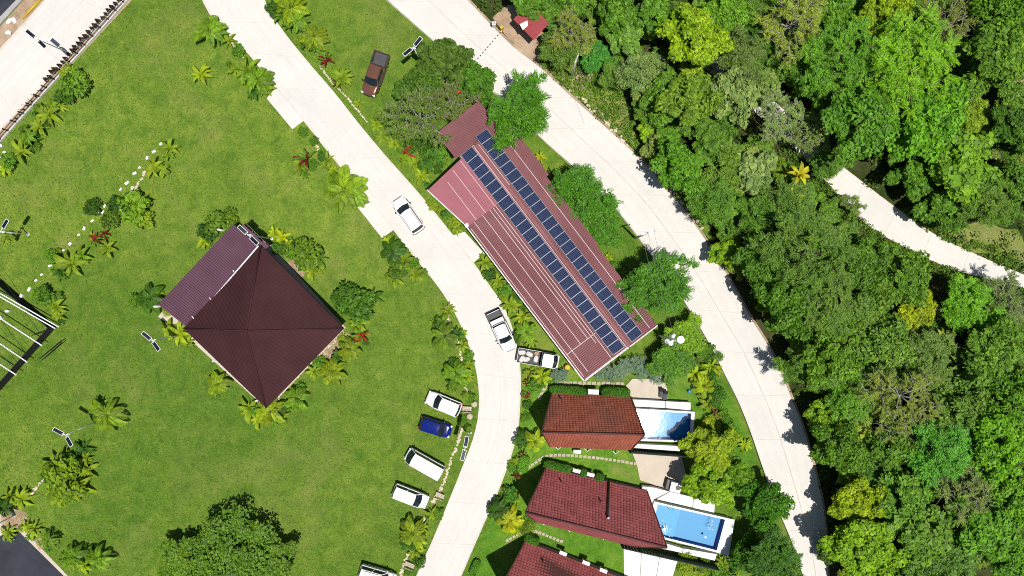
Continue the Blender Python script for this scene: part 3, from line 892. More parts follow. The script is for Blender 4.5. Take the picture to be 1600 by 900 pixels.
# patios
thing_slab('patio', '', [(977, 604), (988, 592), (1042, 592), (1043, 626), (988, 623)], 0, .1, M['concrete_beige'], 'patio')
thing_slab('patio', '', [(986, 703), (1064, 710), (1074, 750), (1046, 766), (1000, 750), (995, 725)], 0, .1, M['concrete_beige'], 'patio')
for i in range(3):
    f = lambda t: [974 + (1060 - 974) * t, 851 + (873 - 851) * t]
    g = lambda t: [975 + (1050 - 975) * t, 905]
    t0, t1 = i / 3 + .004, (i + 1) / 3 - .004
    tag(slab('patio', [f(t0), f(t1), g(t1), g(t0)], 0, .1 + .003 * i, M['deck']), kind='structure')
# green privacy fences
for lab, a, b, n in (('dark green boarded fence south of the small pool', (980, 701), (1064, 707), 18), ('dark green boarded fence south of the blue pool', (968, 846), (1117, 880), 32)):
    A, B = P(*a), P(*b)
    r = empty('privacy_fence', A, 0, lab, 'fence')
    proto = None
    ang = math.atan2((B - A).y, (B - A).x); bw = (B - A).length / n
    for i in range(n):
        c = A.lerp(B, (i + .5) / n)
        if proto is None: proto = MB().box((0, 0, 1.1), (bw - .03, .03, 2.2)).mesh(M['green_fence'])
        o = link('board', proto); o.location = c; o.rotation_euler = (0, 0, ang); pin(o, r)
    pin(MB().bar(A + Vector((0, 0, 2.22)), B + Vector((0, 0, 2.22)), .08, .05).obj('top_rail', M['green_fence']), r)
    for i in range(0, n + 1, 6):
        c = A.lerp(B, i / n); pin(MB().box(c + Vector((0, 0, 1.13)), (.08, .08, 2.26)).obj('post', M['green_fence']), r)

# small garden paths of flagstones
def stone_path(name, label, pts, w, pitch, cat='path'):
    ln = resample(smooth_line(poly_px(pts), .4), 60)
    L = sum((b - a).length for a, b in zip(ln, ln[1:])); n = int(L / pitch)
    ln = resample(ln, n)
    r = empty(name, ln[0], 0, label, cat)
    protos = []
    for k in range(4):
        mb = MB(); s = pitch * .9
        pl = [(-s / 2 + random.uniform(0, .04), -w / 2 + random.uniform(0, .08)), (s / 2 - random.uniform(0, .05), -w / 2 + random.uniform(0, .08)), (s / 2 - random.uniform(0, .04), w / 2 - random.uniform(0, .08)), (-s / 2 + random.uniform(0, .05), w / 2 - random.uniform(0, .08))]
        protos.append(mb.prism(pl, 0, .05).mesh(M['stone_pale'], bevel=.012))
    for i in range(n):
        a, b = ln[i], ln[i + 1]
        o = link('stone', random.choice(protos)); o.location = (a + b) / 2 + Vector((0, 0, .005)); o.rotation_euler = (0, 0, math.atan2((b - a).y, (b - a).x) + random.uniform(-.05, .05)); pin(o, r)
    return r
M['stone_pale'] = plain('stone_pale', (.46, .4, .29), .9, .25, 4, island=.2, bmp=.01)
stone_path('garden_path', 'curved flagstone path between the orange-brown house and the red house', [(812, 738), (835, 724), (852, 713), (880, 711), (920, 714), (960, 719), (996, 725)], .42, .5)
stone_path('garden_path', 'short flagstone path above the bottom-edge house', [(790, 846), (815, 832), (830, 829), (850, 835), (880, 847)], .42, .45)
stone_path('garden_path', 'pale paved path behind the hedge of the orange-brown house', [(842, 625), (852, 605), (872, 599), (930, 599), (976, 600)], .5, .55)

# stone edging along the planting beds
def edging(label, pts, n, jit=.12, size=(.14, .3)):
    ln = resample(smooth_line(poly_px(pts), .4), n)
    r = empty('stone_edging', ln[0], 0, label, 'stone edging')
    for p in ln:
        s = random.uniform(*size)
        o = link('stone', random.choice(ROCKS)); o.location = p + Vector((random.uniform(-jit, jit), random.uniform(-jit, jit), s * .1))
        o.scale = (s, s * random.uniform(.6, 1), s * .6); o.rotation_euler = (0, 0, random.uniform(0, 6)); pin(o, r)
def rock(seed):
    bm = bmesh.new(); bmesh.ops.create_icosphere(bm, subdivisions=1, radius=1)
    rr = random.Random(seed)
    for v in bm.verts: v.co *= rr.uniform(.75, 1.15)
    me = bpy.data.meshes.new('rock'); bm.to_mesh(me); bm.free(); me.materials.append(M['stone']); return me
ROCKS = [rock(i) for i in range(5)]
edging('tan stone edging along the bed left of the curving driveway', [(697, 482), (703, 508), (716, 540), (724, 572), (727, 600), (729, 624)], 46)
edging('tan stone edging beside the parked cars', [(722, 668), (712, 700), (703, 722), (696, 745), (688, 764), (676, 785)], 46)
edging('tan stone edging in the lowest bed beside the driveway', [(664, 810), (656, 830), (636, 872), (626, 898)], 28)
edging('tan stone edging in the bed above the long building', [(500, 104), (520, 130), (540, 150), (560, 174), (574, 190)], 36, .06, (.1, .22))
edging('tan stone edging below the red plant beside the driveway', [(494, 228), (503, 240), (516, 258)], 12)
edging('tan stone edging along the upper bed beside the driveway', [(343, 38), (352, 55), (368, 75), (385, 96)], 26, .06, (.1, .2))
edging('stone edging of the bed by the lone lamp in the lawn', [(70, 748), (60, 757), (54, 766), (44, 778)], 14)
edging('tan stone edging right of the white block row', [(225, 270), (215, 288), (200, 303)], 14)
edging('tan stone edging along the pavilion lower right side', [(535, 520), (505, 548), (480, 572), (450, 600), (430, 625)], 34, .2)
edging('stones scattered along the roadside under the first trees of the wood', [(892, 146), (915, 160), (940, 184), (980, 222), (1010, 250), (1040, 286), (1068, 318), (1096, 356)], 70, .35, (.15, .4))
# ------------------------------------------------------------------ vehicles
def paint(name, c, var=.03, rough=.16, metal=0.0):
    return plain(name, c, rough, var, 1.2, metal=metal, spec=.3, coord='O')
M['paint_white'] = paint('paint_white', (.74, .745, .75))
M['paint_white_b'] = paint('paint_white_b', (.7, .705, .71))
M['paint_brown'] = paint('paint_brown', (.17, .078, .055), .08, .22, .3)
M['paint_blue'] = paint('paint_blue', (.004, .014, .15), .08, .14)
M['plastic'] = plain('plastic', (.02, .02, .022), .5, .2, 3, coord='O')
M['bed_grey'] = plain('bed_grey', (.065, .068, .075), .75, .2, 2, coord='O')

def loft(stations, mat, name, parent, sub=2):
    rings = []
    for x, hw, z0, zt, crown in stations:
        half = [(hw * .88, z0), (hw * .985, z0 + .12), (hw, (z0 + zt) / 2), (hw * .985, zt - .13), (hw * .93, zt - .03), (hw * .78, zt + crown * .5), (hw * .4, zt + crown)]
        ring = [(x, -y, z) for y, z in half] + [(x, y, z) for y, z in half[::-1]]
        rings.append(ring)
    n = len(rings[0]); vs = [q for r in rings for q in r]; fs = []
    for i in range(len(rings) - 1):
        for k in range(n):
            fs.append([i * n + k, i * n + (k + 1) % n, (i + 1) * n + (k + 1) % n, (i + 1) * n + k])
    fs.append(list(range(n))); fs.append([(len(rings) - 1) * n + k for k in range(n)][::-1])
    me = mesh(vs, fs, mat, True)
    bm = bmesh.new(); bm.from_mesh(me); bmesh.ops.recalc_face_normals(bm, faces=bm.faces); bm.to_mesh(me); bm.free()
    o = link(name, me, parent)
    s = o.modifiers.new('sub', 'SUBSURF'); s.levels = sub; s.render_levels = sub
    return o

def wheel(parent, x, y, r):
    s = 1 if y > 0 else -1
    prof = [(r * .62, -.1), (r * .93, -.1), (r, -.06), (r, .06), (r * .93, .1), (r * .62, .1)]
    n = 20; vs = []; fs = []
    for rr, t in prof:
        for k in range(n):
            a = 2 * math.pi * k / n; vs.append((rr * math.cos(a), t, rr * math.sin(a)))
    for i in range(len(prof) - 1):
        for k in range(n): fs.append([i * n + k, i * n + (k + 1) % n, (i + 1) * n + (k + 1) % n, (i + 1) * n + k])
    w = empty('wheel', (x, y, r)); w.parent = parent
    link('tyre', mesh(vs, fs, M['black_rubber'], True), w)
    mb = MB()
    vs = [(r * .62 * math.cos(2 * math.pi * k / n), s * .07, r * .62 * math.sin(2 * math.pi * k / n)) for k in range(n)] + [(0, s * .1, 0)]
    mb.add(vs, [[k, (k + 1) % n, n] for k in range(n)])
    link('rim', mb.mesh(M['chrome']), w)

def greenhouse(root, mat, zb, zr, hb, ht, xwb, xrf, xrr, xrb, bow=.16, rail=True, rear_glass=True, dome=.05, roof_mat=None):
    rm = roof_mat or mat
    def cross(xa, xb_, b0, b1, z0, z1, h0, h1, sgn, bulge):
        def f(u, v):
            y = (u * 2 - 1); w = h0 + (h1 - h0) * v
            x = xa + (xb_ - xa) * v + sgn * (b0 + (b1 - b0) * v) * (1 - y * y)
            return (x, y * w, z0 + (z1 - z0) * v + bulge * math.sin(math.pi * v))
        return f
    link('windscreen', grid(cross(xwb, xrf, bow, bow * .55, zb, zr, hb * .93, ht * .95, 1, .03), 10, 5, M['glass_dark']), root)
    if rear_glass:
        link('rear_window', grid(cross(xrb, xrr, bow * .5, bow * .35, zb + .05, zr, hb * .9, ht * .93, -1, .03), 10, 4, M['glass_dark']), root)
    def roof(u, v):
        y = v * 2 - 1
        xf = xrf + bow * .55 * (1 - y * y) + .03; xb2 = xrr - bow * .35 * (1 - y * y) - .03
        x = xb2 + (xf - xb2) * u
        e = 1 - (abs(y) ** 4)
        return (x, y * (ht + .015), zr + .005 + dome * (1 - y * y) * (1 - (2 * u - 1) ** 4 * .6))
    link('roof', grid(roof, 10, 8, rm), root)
    for s in (-1, 1):
        def side(u, v):
            x0 = xrb + (xwb - xrb) * u; x1 = xrr + (xrf - xrr) * u
            return (x0 + (x1 - x0) * v, s * (hb + (ht - hb) * v + .02 * math.sin(math.pi * v)), zb + (zr - zb) * v)
        link('side_window', grid(side, 8, 3, M['glass_dark']), root)
        mb = MB()
        for u in (0.0, .5, 1.0):
            a, b = Vector(side(u, 0)), Vector(side(u, 1)); o = Vector((0, s * .012, .004))
            mb.bar(a + o, b + o, .07, .03)
        mb.bar(Vector(side(0, 1)) + Vector((0, 0, .0)), Vector(side(1, 1)), .07, .05)
        mb.bar(Vector(side(0, 0)) + Vector((0, s * .03, 0)), Vector(side(1, 0)) + Vector((0, s * .03, 0)), .07, .05)
        mb.obj('pillar', mat, root)
        if rail:
            MB().tube([(xrf - .25, s * (ht - .06), zr + .03), (xrf - .4, s * (ht - .06), zr + .085), (xrr + .4, s * (ht - .06), zr + .085), (xrr + .22, s * (ht - .06), zr + .03)], .022, .022, 6).obj('roof_rail', M['plastic'], root, smooth=True)

def fittings(root, mat, L, W, zb, xwb, fz=.72, rz=.85, wr=.34, wx=.31):
    for s in (-1, 1):
        MB().box((L / 2 - .17, s * W * .36, fz), (.22, W * .17, .1), rz=-s * .45).obj('headlight', M['clear_light'], root, bevel=.03)
        MB().box((-L / 2 + .08, s * W * .42, rz), (.12, W * .1, .2), rz=s * .3).obj('tail_light', M['red_light'], root, bevel=.03)
        MB().box((xwb - .22, s * (W / 2 + .1), zb + .05), (.13, .2, .14), rz=s * .2).obj('mirror', M['plastic'] if mat is not M['paint_white_b'] else mat, root, bevel=.03)
        MB().bar((xwb - .1, s * (W / 2 - .02), .62), (-L * .3, s * (W / 2 - .02), .62), .05, .07).obj('trim_strip', M['plastic'], root)
        for x in (L * wx, -L * wx * .95): wheel(root, x, s * (W / 2 - .09), wr)
    MB().box((L / 2 - .02, 0, .5), (.1, W * .55, .2)).obj('grille', M['plastic'], root, bevel=.02)
    MB().box((-L / 2 + .02, 0, .45), (.1, W * .7, .16)).obj('rear_bumper', M['plastic'], root, bevel=.02)
    hl = L / 2 - xwb
    for s in (-1, 1): MB().bar((xwb + .16, s * W * .4, zb - .055), (L / 2 - .34, s * W * .36, zb - .15), .018, .03).obj('bonnet_seam', M['plastic'], root)
    for y in (-.3, .3):
        MB().bar((xwb + .14, y, zb + .035), (xwb + .04, y * .15 + .35, zb + .1), .02, .02).obj('wiper', M['plastic'], root)

def place(name, label, cat, px, py, fx, fy, zmid=.9, group=None):
    p = P(px, py, zmid); p.z = .012
    return empty(name, p, math.atan2(-fy, fx), label, cat, group)

def suv(name, label, px, py, fx, fy, L, W, Ht, mat, hood=.25, tail=.1, rail=True, group='cars', onroad=0.0, cat='car'):
    r = place(name, label, cat, px, py, fx, fy, group=group); r.location.z += onroad
    zb = Ht * .6; xw = L / 2 - L * hood
    loft([(L / 2, W * .24, .32, .6, .0), (L / 2 - .06, W * .36, .26, .7, .02), (L / 2 - .32, W * .45, .22, .83, .05), (xw + .25, W * .495, .22, zb - .04, .05), (xw - .2, W * .5, .22, zb, .02),
          (0, W * .5, .22, zb, .02), (-L / 2 + .6, W * .5, .22, zb, .02), (-L / 2 + .16, W * .47, .25, zb - .02, .02), (-L / 2, W * .4, .32, zb - .15, 0)], mat, 'body', r)
    greenhouse(r, mat, zb - .02, Ht - .06, W * .465, W * .375, xw - .02, xw - L * .17, -L / 2 + L * tail, -L / 2 + L * tail * .45, rail=rail)
    fittings(r, mat, L, W, zb, xw)
    return r

suv('car', 'white estate car driving along the middle of the driveway', 637.5, 336, -.57, -.82, 4.75, 1.88, 1.6, M['paint_white'], .25, .1, onroad=.06)
suv('car', 'white car parked nose to the lawn, uppermost in the parked row', 693, 631, -.925, -.38, 4.35, 1.85, 1.66, M['paint_white'], .26, .1, rail=False)
suv('car', 'small dark blue car parked between two white vehicles', 680, 668, .955, .296, 3.95, 1.72, 1.5, M['paint_blue'], .23, .12, rail=False)
suv('car', 'white car with its bonnet towards the driveway, below the van', 641, 776, .93, .367, 4.4, 1.78, 1.66, M['paint_white'], .2, .08, rail=False)
w9 = suv('car', 'white car with roof rack cut off by the bottom edge', 589, 901, .96, .28, 4.5, 1.85, 1.75, M['paint_white_b'], .22, .08)
for k in range(5): MB().bar((-.2 - .28 * k, -.55, 1.84), (-.2 - .28 * k, .55, 1.84), .03, .02).obj('rack_bar', M['steel'], w9)

# van
v = place('van', 'white high-roofed passenger van in the parked row', 'van', 662.5, 725, -.87, -.49, 1.2, 'cars')
L, W, Ht = 4.85, 1.72, 2.0
loft([(L / 2, W * .34, .32, .75, .0), (L / 2 - .06, W * .43, .26, .9, .02), (L / 2 - .3, W * .49, .22, 1.02, .03), (L / 2 - .7, W * .5, .22, 1.08, .02), (0, W * .5, .22, 1.08, .02), (-L / 2 + .3, W * .5, .22, 1.08, .02), (-L / 2 + .06, W * .47, .25, 1.05, .02), (-L / 2, W * .42, .3, .95, 0)], M['paint_white'], 'body', v)
greenhouse(v, M['paint_white'], 1.05, Ht - .05, W * .48, W * .43, L / 2 - .32, L / 2 - 1.0, -L / 2 + .12, -L / 2 + .05, bow=.14, rail=False, dome=.06)
fittings(v, M['paint_white'], L, W, 1.1, L / 2 - .4, .8, .95, .33)

# pickups
def pickup(name, label, px, py, fx, fy, L, W, Ht, mat, bed_mat, rack=False, onroad=0.0):
    r = place(name, label, 'pickup truck', px, py, fx, fy, group='cars'); r.location.z += onroad
    zb = Ht * .6; xw = L / 2 - L * .235; xc = -L / 2 + L * .31       # back of the cab
    loft([(L / 2, W * .27, .36, .7, .0), (L / 2 - .06, W * .39, .3, .82, .02), (L / 2 - .32, W * .465, .26, .95, .05), (xw + .2, W * .495, .26, zb - .03, .05), (xw - .2, W * .5, .26, zb, .02), (xc + .3, W * .5, .26, zb, .02), (xc + .06, W * .5, .26, zb, .02), (xc, W * .495, .26, zb, .01)], mat, 'body', r)
    greenhouse(r, mat, zb - .02, Ht - .05, W * .46, W * .37, xw - .02, xw - .68, xc + .32, xc + .12, rail=not rack)
    # load bed: floor, two sides, tailgate, front wall
    b0, b1 = -L / 2 + .05, xc - .02
    MB().box(((b0 + b1) / 2, 0, .62), (b1 - b0, W - .1, .08)).obj('bed_floor', bed_mat, r)
    for s in (-1, 1):
        MB().box(((b0 + b1) / 2, s * (W / 2 - .06), .72), (b1 - b0, .12, .84)).obj('bed_side', mat, r, bevel=.04)
        MB().box(((b0 + b1) / 2, s * (W / 2 - .06), 1.15), (b1 - b0 - .04, .15, .035)).obj('bed_rail', M['plastic'], r, bevel=.01)
    MB().box((b0 + .03, 0, .74), (.07, W - .2, .78)).obj('tailgate', mat, r, bevel=.025)
    MB().box((b1 - .03, 0, .88), (.05, W - .24, .5)).obj('bed_front', bed_mat, r)
    MB().box((-L / 2 - .02, 0, .5), (.16, W * .86, .18)).obj('rear_bumper', M['plastic'], r, bevel=.03)
    for s in (-1, 1):
        MB().box((L / 2 - .17, s * W * .37, .82), (.22, W * .16, .12), rz=-s * .45).obj('headlight', M['clear_light'], r, bevel=.03)
        MB().box((-L / 2 + .06, s * (W / 2 - .07), .85), (.08, .14, .3)).obj('tail_light', M['red_light'], r, bevel=.02)
        MB().box((xw - .22, s * (W / 2 + .12), zb + .06), (.13, .22, .18), rz=s * .2).obj('mirror', M['plastic'], r, bevel=.03)
        MB().bar((xw - .3, s * (W / 2 + .02), .4), (xc, s * (W / 2 + .02), .4), .14, .05).obj('side_step', M['plastic'], r)
        for x in (L * .31, -L * .29): wheel(r, x, s * (W / 2 - .09), .39)
    MB().box((L / 2 - .01, 0, .62), (.1, W * .55, .26)).obj('grille', M['plastic'], r, bevel=.02)
    return r, xw, xc, zb, Ht
pickup('pickup_truck', 'metallic brown pickup truck parked on the upper lawn', 586, 115, -.335, .942, 5.35, 1.9, 1.8, M['paint_brown'], M['bed_grey'])
r3, xw, xc, zb, Ht = pickup('pickup_truck', 'white double-cab pickup on the driveway bend with open black bed', 784, 517, .42, .905, 5.1, 1.85, 1.78, M['paint_white'], M['plastic'], rack=True, onroad=.06)
MB().box((xc - .32, 0, 1.32), (.5, 1.6, .1)).obj('bed_cover', M['paint_white'], r3, bevel=.03)
for k in range(6): MB().bar((.15 - .22 * k, -.55, 1.82), (.15 - .22 * k, .55, 1.82), .025, .02).obj('rack_bar', M['steel'], r3)
for s in (-1, 1): MB().bar((.3, s * .58, 1.82), (-1.1, s * .58, 1.82), .03, .04).obj('rack_side', M['plastic'], r3)

# small flatbed truck by the long building
t = place('flatbed_truck', 'small white truck with loaded open bed parked by the long building', 'truck', 841, 560, .985, .172, 1.0, 'cars')
t.location.z += .0
L, W = 5.0, 1.72
loft([(L / 2, W * .36, .35, .85, .0), (L / 2 - .06, W * .44, .3, 1.0, .02), (L / 2 - .3, W * .49, .28, 1.1, .03), (L / 2 - .9, W * .5, .28, 1.12, .02), (.48, W * .5, .28, 1.12, .02), (.42, W * .48, .28, 1.1, .02)], M['paint_white'], 'cab_body', t)
greenhouse(t, M['paint_white'], 1.08, 1.88, W * .475, W * .42, L / 2 - .3, L / 2 - .82, .55, .47, bow=.14, rail=False, dome=.05)
MB().box((-1.05, 0, .78), (2.85, W, .1)).obj('bed_floor', M['bed_grey'], t)
for s in (-1, 1): MB().box((-1.05, s * (W / 2), 1.0), (2.85, .05, .42)).obj('bed_side', M['paint_white_b'], t, bevel=.015)
MB().box((-2.47, 0, 1.0), (.05, W - .06, .42)).obj('tailgate', M['paint_white_b'], t, bevel=.015)
MB().box((.36, 0, 1.25), (.05, W, .9)).obj('headboard', M['plastic'], t)
for s in (-1, 1):
    MB().box((L / 2 - .12, s * .6, .78), (.16, .26, .14), rz=-s * .35).obj('headlight', M['clear_light'], t, bevel=.03)
    MB().box((L / 2 - .5, s * (W / 2 + .13), 1.25), (.1, .18, .24)).obj('mirror', M['plastic'], t, bevel=.03)
    for x in (L * .3, -L * .28): wheel(t, x, s * (W / 2 - .12), .33)
MB().box((L / 2 - .45, 0, 1.13), (.1, .1, .04)).obj('wiper', M['plastic'], t)
Mt = Matrix.Translation(t.location) @ Matrix.Rotation(t.rotation_euler[2], 4, 'Z')
M['sack'] = plain('sack', (.6, .57, .52), .9, .2, 3, bmp=.01)
M['cardboard'] = plain('cardboard', (.36, .24, .16), .9, .15, 3)
def sack_mesh(seed):
    bm = bmesh.new(); bmesh.ops.create_icosphere(bm, subdivisions=3, radius=1); rr = random.Random(seed)
    for v_ in bm.verts:
        c = v_.co; f = (abs(c.x) ** 3 + abs(c.y) ** 3 + abs(c.z) ** 3) ** (-1 / 3)
        v_.co = Vector((c.x * f * .42, c.y * f * .27, c.z * f * .11)) * (1 + .06 * math.sin(c.x * 9 + seed) * math.cos(c.y * 7))
    me = bpy.data.meshes.new('sack'); bm.to_mesh(me); bm.free(); me.materials.append(M['sack']); me.polygons.foreach_set('use_smooth', [True] * len(me.polygons)); return me
SK = [sack_mesh(i) for i in range(2)]
for i, (x, y, z, a, lab) in enumerate(((-2.0, .35, .95, .2, 'pale sack at the tailgate end of the truck bed, nearer the long building'), (-1.9, -.4, .95, 1.2, 'pale sack at the tailgate end of the truck bed, nearer the hedge'), (-1.1, .3, .95, -.3, 'pale sack in the middle of the truck bed'),
                                       (-1.35, -.35, .96, .5, 'pale sack beside the middle of the truck bed'), (-.25, -.1, .95, 1.5, 'pale sack at the cab end of the truck bed'))):
    o = link('sack', SK[i % 2]); o.location = Mt @ Vector((x, y, z)); o.rotation_euler = (0, 0, t.rotation_euler[2] + a)
    tag(o, lab, 'sack', 'load on the small truck')
o = MB().box((0, 0, 0), (.5, .4, .3)).obj('cardboard_box', M['cardboard'], bevel=.01); o.location = Mt @ Vector((-.3, .55, .985)); o.rotation_euler = (0, 0, t.rotation_euler[2] + .1)
tag(o, 'brown cardboard box in the bed of the small truck', 'box')
# ------------------------------------------------------------------ foliage geometry
def leaf_quads(c, d, n, l, w):
    """c centres, d directions, n normals (m,3); l, w sizes (m,)"""
    d = d / np.linalg.norm(d, axis=1, keepdims=True)
    s = np.cross(n, d); s /= np.maximum(np.linalg.norm(s, axis=1, keepdims=True), 1e-6)
    nn = np.cross(d, s)
    l = l[:, None]; w = w[:, None]
    return np.stack([c - d * l * .5, c + s * w * .5 + nn * w * .12, c + d * l * .5 - nn * l * .08, c - s * w * .5 + nn * w * .12], 1)

def rand_dirs(g, m, up=.6):
    v = g.normal(size=(m, 3)); v /= np.linalg.norm(v, axis=1, keepdims=True)
    v[:, 2] = np.abs(v[:, 2]) + up
    return v / np.linalg.norm(v, axis=1, keepdims=True)

def clump_leaves(g, c, r, m, leaf, flat=.65, up=.7, aspect=.55, shell=.55):
    p = g.normal(size=(m, 3)); p /= np.linalg.norm(p, axis=1, keepdims=True)
    p[:, 2] = np.where(p[:, 2] < -.35, -p[:, 2], p[:, 2])
    rad = r * (shell + (1 - shell) * g.random(m) ** .5) * g.uniform(.75, 1.12, m)
    pos = c + p * rad[:, None] * np.array([1, 1, flat])
    nrm = p * .8 + rand_dirs(g, m, up) * 1.0
    nrm /= np.linalg.norm(nrm, axis=1, keepdims=True)
    d = p + g.normal(size=(m, 3)) * .7; d[:, 2] -= .25
    d -= nrm * np.sum(d * nrm, 1, keepdims=True)
    l = leaf * g.uniform(.65, 1.3, m)
    return leaf_quads(pos, d, nrm, l, l * aspect * g.uniform(.8, 1.2, m))

def spray_leaves(g, c, r, nr, leaf, out=None):
    """feathery sprays: rachises radiating from c with leaflets to both sides"""
    res = []
    for k in range(nr):
        a = g.uniform(0, 2 * np.pi); el = g.uniform(-.1, .6)
        dr = np.array([np.cos(a) * np.cos(el), np.sin(a) * np.cos(el), np.sin(el)])
        if out is not None:
            dr = dr + out * .6; dr /= np.linalg.norm(dr)
        L = r * g.uniform(.8, 1.35); n = max(4, int(L / (leaf * .28)))
        t = np.linspace(.12, 1, n)
        pts = c + dr * (t * L)[:, None] + np.array([0, 0, -1]) * (t ** 2 * L * .3)[:, None]
        sd = np.cross(dr, [0, 0, 1.0]); sd /= max(1e-6, np.linalg.norm(sd))
        wl = leaf * (1 - .55 * t) * 1.0
        for s in (-1, 1):
            d = sd * s + dr * .55 + g.normal(size=(n, 3)) * .12
            nrm = np.tile(np.array([0, 0, 1.0]), (n, 1)) + g.normal(size=(n, 3)) * .25 + sd * s * .2
            res.append(leaf_quads(pts + d / np.linalg.norm(d, axis=1, keepdims=True) * wl[:, None] * .5, d, nrm, wl * g.uniform(.9, 1.3, n), wl * .36))
    return np.concatenate(res)

def make_tree(seed, kind, R, crown_h, trunk_h):
    """returns (leaf mesh, wood mesh) of a tree standing at the origin"""
    g = np.random.default_rng(seed)
    wood = MB(); Q = []
    nl = {'broad': 9, 'fern': 10, 'lump': 10, 'round': 9, 'sparse': 9, 'dense': 11, 'bush': 9}[kind]
    lean = g.normal(size=2) * R * .04
    top = np.array([lean[0], lean[1], trunk_h])
    wood.tube([(0, 0, -.1), (lean[0] * .4, lean[1] * .4, trunk_h * .5), tuple(top)], R * .045 + .05, R * .03 + .03, 8)
    ends = []
    for i in range(nl):
        el = [.25, .55, .95][i % 3] + g.uniform(-.15, .15)
        a = 2 * np.pi * i * .381966 + g.uniform(-.35, .35)
        f = g.uniform(.78, 1.1) * (1 + .14 * math.sin(a * 2 + seed))
        e = top + np.array([np.cos(a) * np.cos(el) * R * f, np.sin(a) * np.cos(el) * R * f, np.sin(el) * crown_h * f])
        mid = top * .6 + e * .4 + np.array([0, 0, crown_h * .05])
        wood.tube([tuple(top - [0, 0, .2]), tuple(mid), tuple(e)], R * .02 + .02, .015, 5)
        ax = (e - top)
        nb = 7 if kind != 'sparse' else 7
        for k in range(nb):
            t = .38 + .62 * (k + .6) / nb
            base = top + ax * t
            sidev = np.cross(ax, [0, 0, 1.0]); sidev /= np.linalg.norm(sidev)
            o = sidev * g.uniform(-1, 1) * R * .36 * (1.15 - t * .5) + np.array([0, 0, g.uniform(-.25, .45) * crown_h * .5])
            tip = base + o
            if k == nb - 1: tip = e
            wood.tube([tuple(base), tuple((base + tip) / 2 + [0, 0, .05]), tuple(tip)], .03, .012, 4)
            ends.append((tip, ax / np.linalg.norm(ax)))
    for k in range(7):
        a = 2.4 * k + g.uniform(-.4, .4); q = R * .42 * math.sqrt(k / 7.0)
        ends.append((top + [math.cos(a) * q, math.sin(a) * q, crown_h * g.uniform(.72, .98)], np.array([math.cos(a) * .5, math.sin(a) * .5, .8])))
    for tip, ax in ends:
        rc = R * g.uniform(.15, .27)
        if kind == 'broad': Q.append(clump_leaves(g, tip, rc, int(58 * (R / 4) ** .7 + 14), .48, .6, .8))
        elif kind == 'dense': Q.append(clump_leaves(g, tip, rc * 1.08, int(90 * (R / 4) ** .7 + 14), .4, .7, .6))
        elif kind == 'lump': Q.append(clump_leaves(g, tip, rc * .85, int(85 * (R / 4) ** .7 + 16), .35, .8, .9, .7, .8))
        elif kind == 'round': Q.append(clump_leaves(g, tip, rc * 1.05, int(42 * (R / 4) + 10), .55, .7, .9, .85, .7))
        elif kind == 'bush': Q.append(clump_leaves(g, tip, rc * 1.0, int(70 * (R / 3) + 14), .34, .8, .7, .45))
        elif kind == 'fern': Q.append(spray_leaves(g, tip, rc * 1.15, 7, .42, ax * np.array([1, 1, .3])))
        elif kind == 'sparse':
            Q.append(spray_leaves(g, tip, rc * 1.0, 4, .26, ax))
            for k in range(3):
                d = g.normal(size=3) * rc * .8; d[2] = abs(d[2]) * .6
                wood.tube([tuple(tip), tuple(tip + d)], .022, .01, 4)
    return quads_mesh(np.concatenate(Q), M['leaf']), wood.mesh(M['bark_grey'] if kind == 'sparse' else M['bark'], True)

TREES = {}
def tree_variant(kind, R):
    sizes = [2.2, 3.4, 5.0, 6.6]
    s = min(sizes, key=lambda q: abs(math.log(q / R)))
    nvar = 3
    k = (kind, s, random.randrange(nvar))
    if k not in TREES:
        ch = {'broad': .62, 'dense': .7, 'lump': .6, 'fern': .45, 'round': .6, 'sparse': .55, 'bush': .75}[kind] * s
        th = {2.2: 2.2, 3.4: 4.0, 5.0: 6.0, 6.6: 7.5}[s]
        if kind == 'bush': th = s * .45
        TREES[k] = make_tree(hash((kind, s)) % 1000 + k[2] * 17 if False else (sum(map(ord, kind)) + int(s * 10) + k[2] * 17), kind, s, ch, th) + (s, ch, th)
    return TREES[k]

TREE_LOG = []
def leaf_gain(c):
    f = 2.6 * (.1 / c[1]) ** .48
    return (c[0] * f * (.94 if c[0] < .14 else .86), c[1] * f, c[2] * f * .68)
def tree(px, py, rpx, kind, color, what=None, hs=1.0, label=None, group='trees', name='tree', place_z=None, cat='tree'):
    """a tree whose crown shows at (px,py) with radius rpx in the photograph"""
    rpx = rpx * {'fern': 1.02, 'sparse': .98, 'broad': .88, 'dense': .86, 'lump': .92, 'round': .88, 'bush': .95}[kind]
    R0 = rpx / PPM * .9
    lm, wm, s, ch, th = tree_variant(kind, R0)
    zc = (th + ch * .45) * hs * (R0 / s if R0 < s else 1)
    R = rpx / PPM * (H - zc) / H
    k = R / s
    kz = k * hs
    zc = (th + ch * .45) * kz
    p = P(px, py, zc); p.z = 0
    root = empty(name, p, random.uniform(0, 6.28), label, cat, group)
    root.scale = (k * random.uniform(.94, 1.06), k * random.uniform(.94, 1.06), kz)
    c = link('crown', lm, root)
    v = random.uniform(.9, 1.12) if group != 'trees' else (.74 if color[0] < .13 else .92)
    lc = leaf_gain(color); c.color = (lc[0] * v, lc[1] * v, lc[2] * v, 1)
    link('trunk', wm, root)
    TREE_LOG.append((root, px, py, what))
    return root

G_DARK, G_MID, G_BRIGHT = (.03, .068, .012), (.055, .115, .017), (.088, .18, .018)
G_YEL, G_GOLD, G_OLIVE = (.19, .26, .016), (.28, .29, .015), (.1, .118, .026)
G_PALE, G_EMER, G_GREY = (.15, .19, .085), (.045, .16, .03), (.09, .13, .055)
G_SILV = (.125, .165, .19)

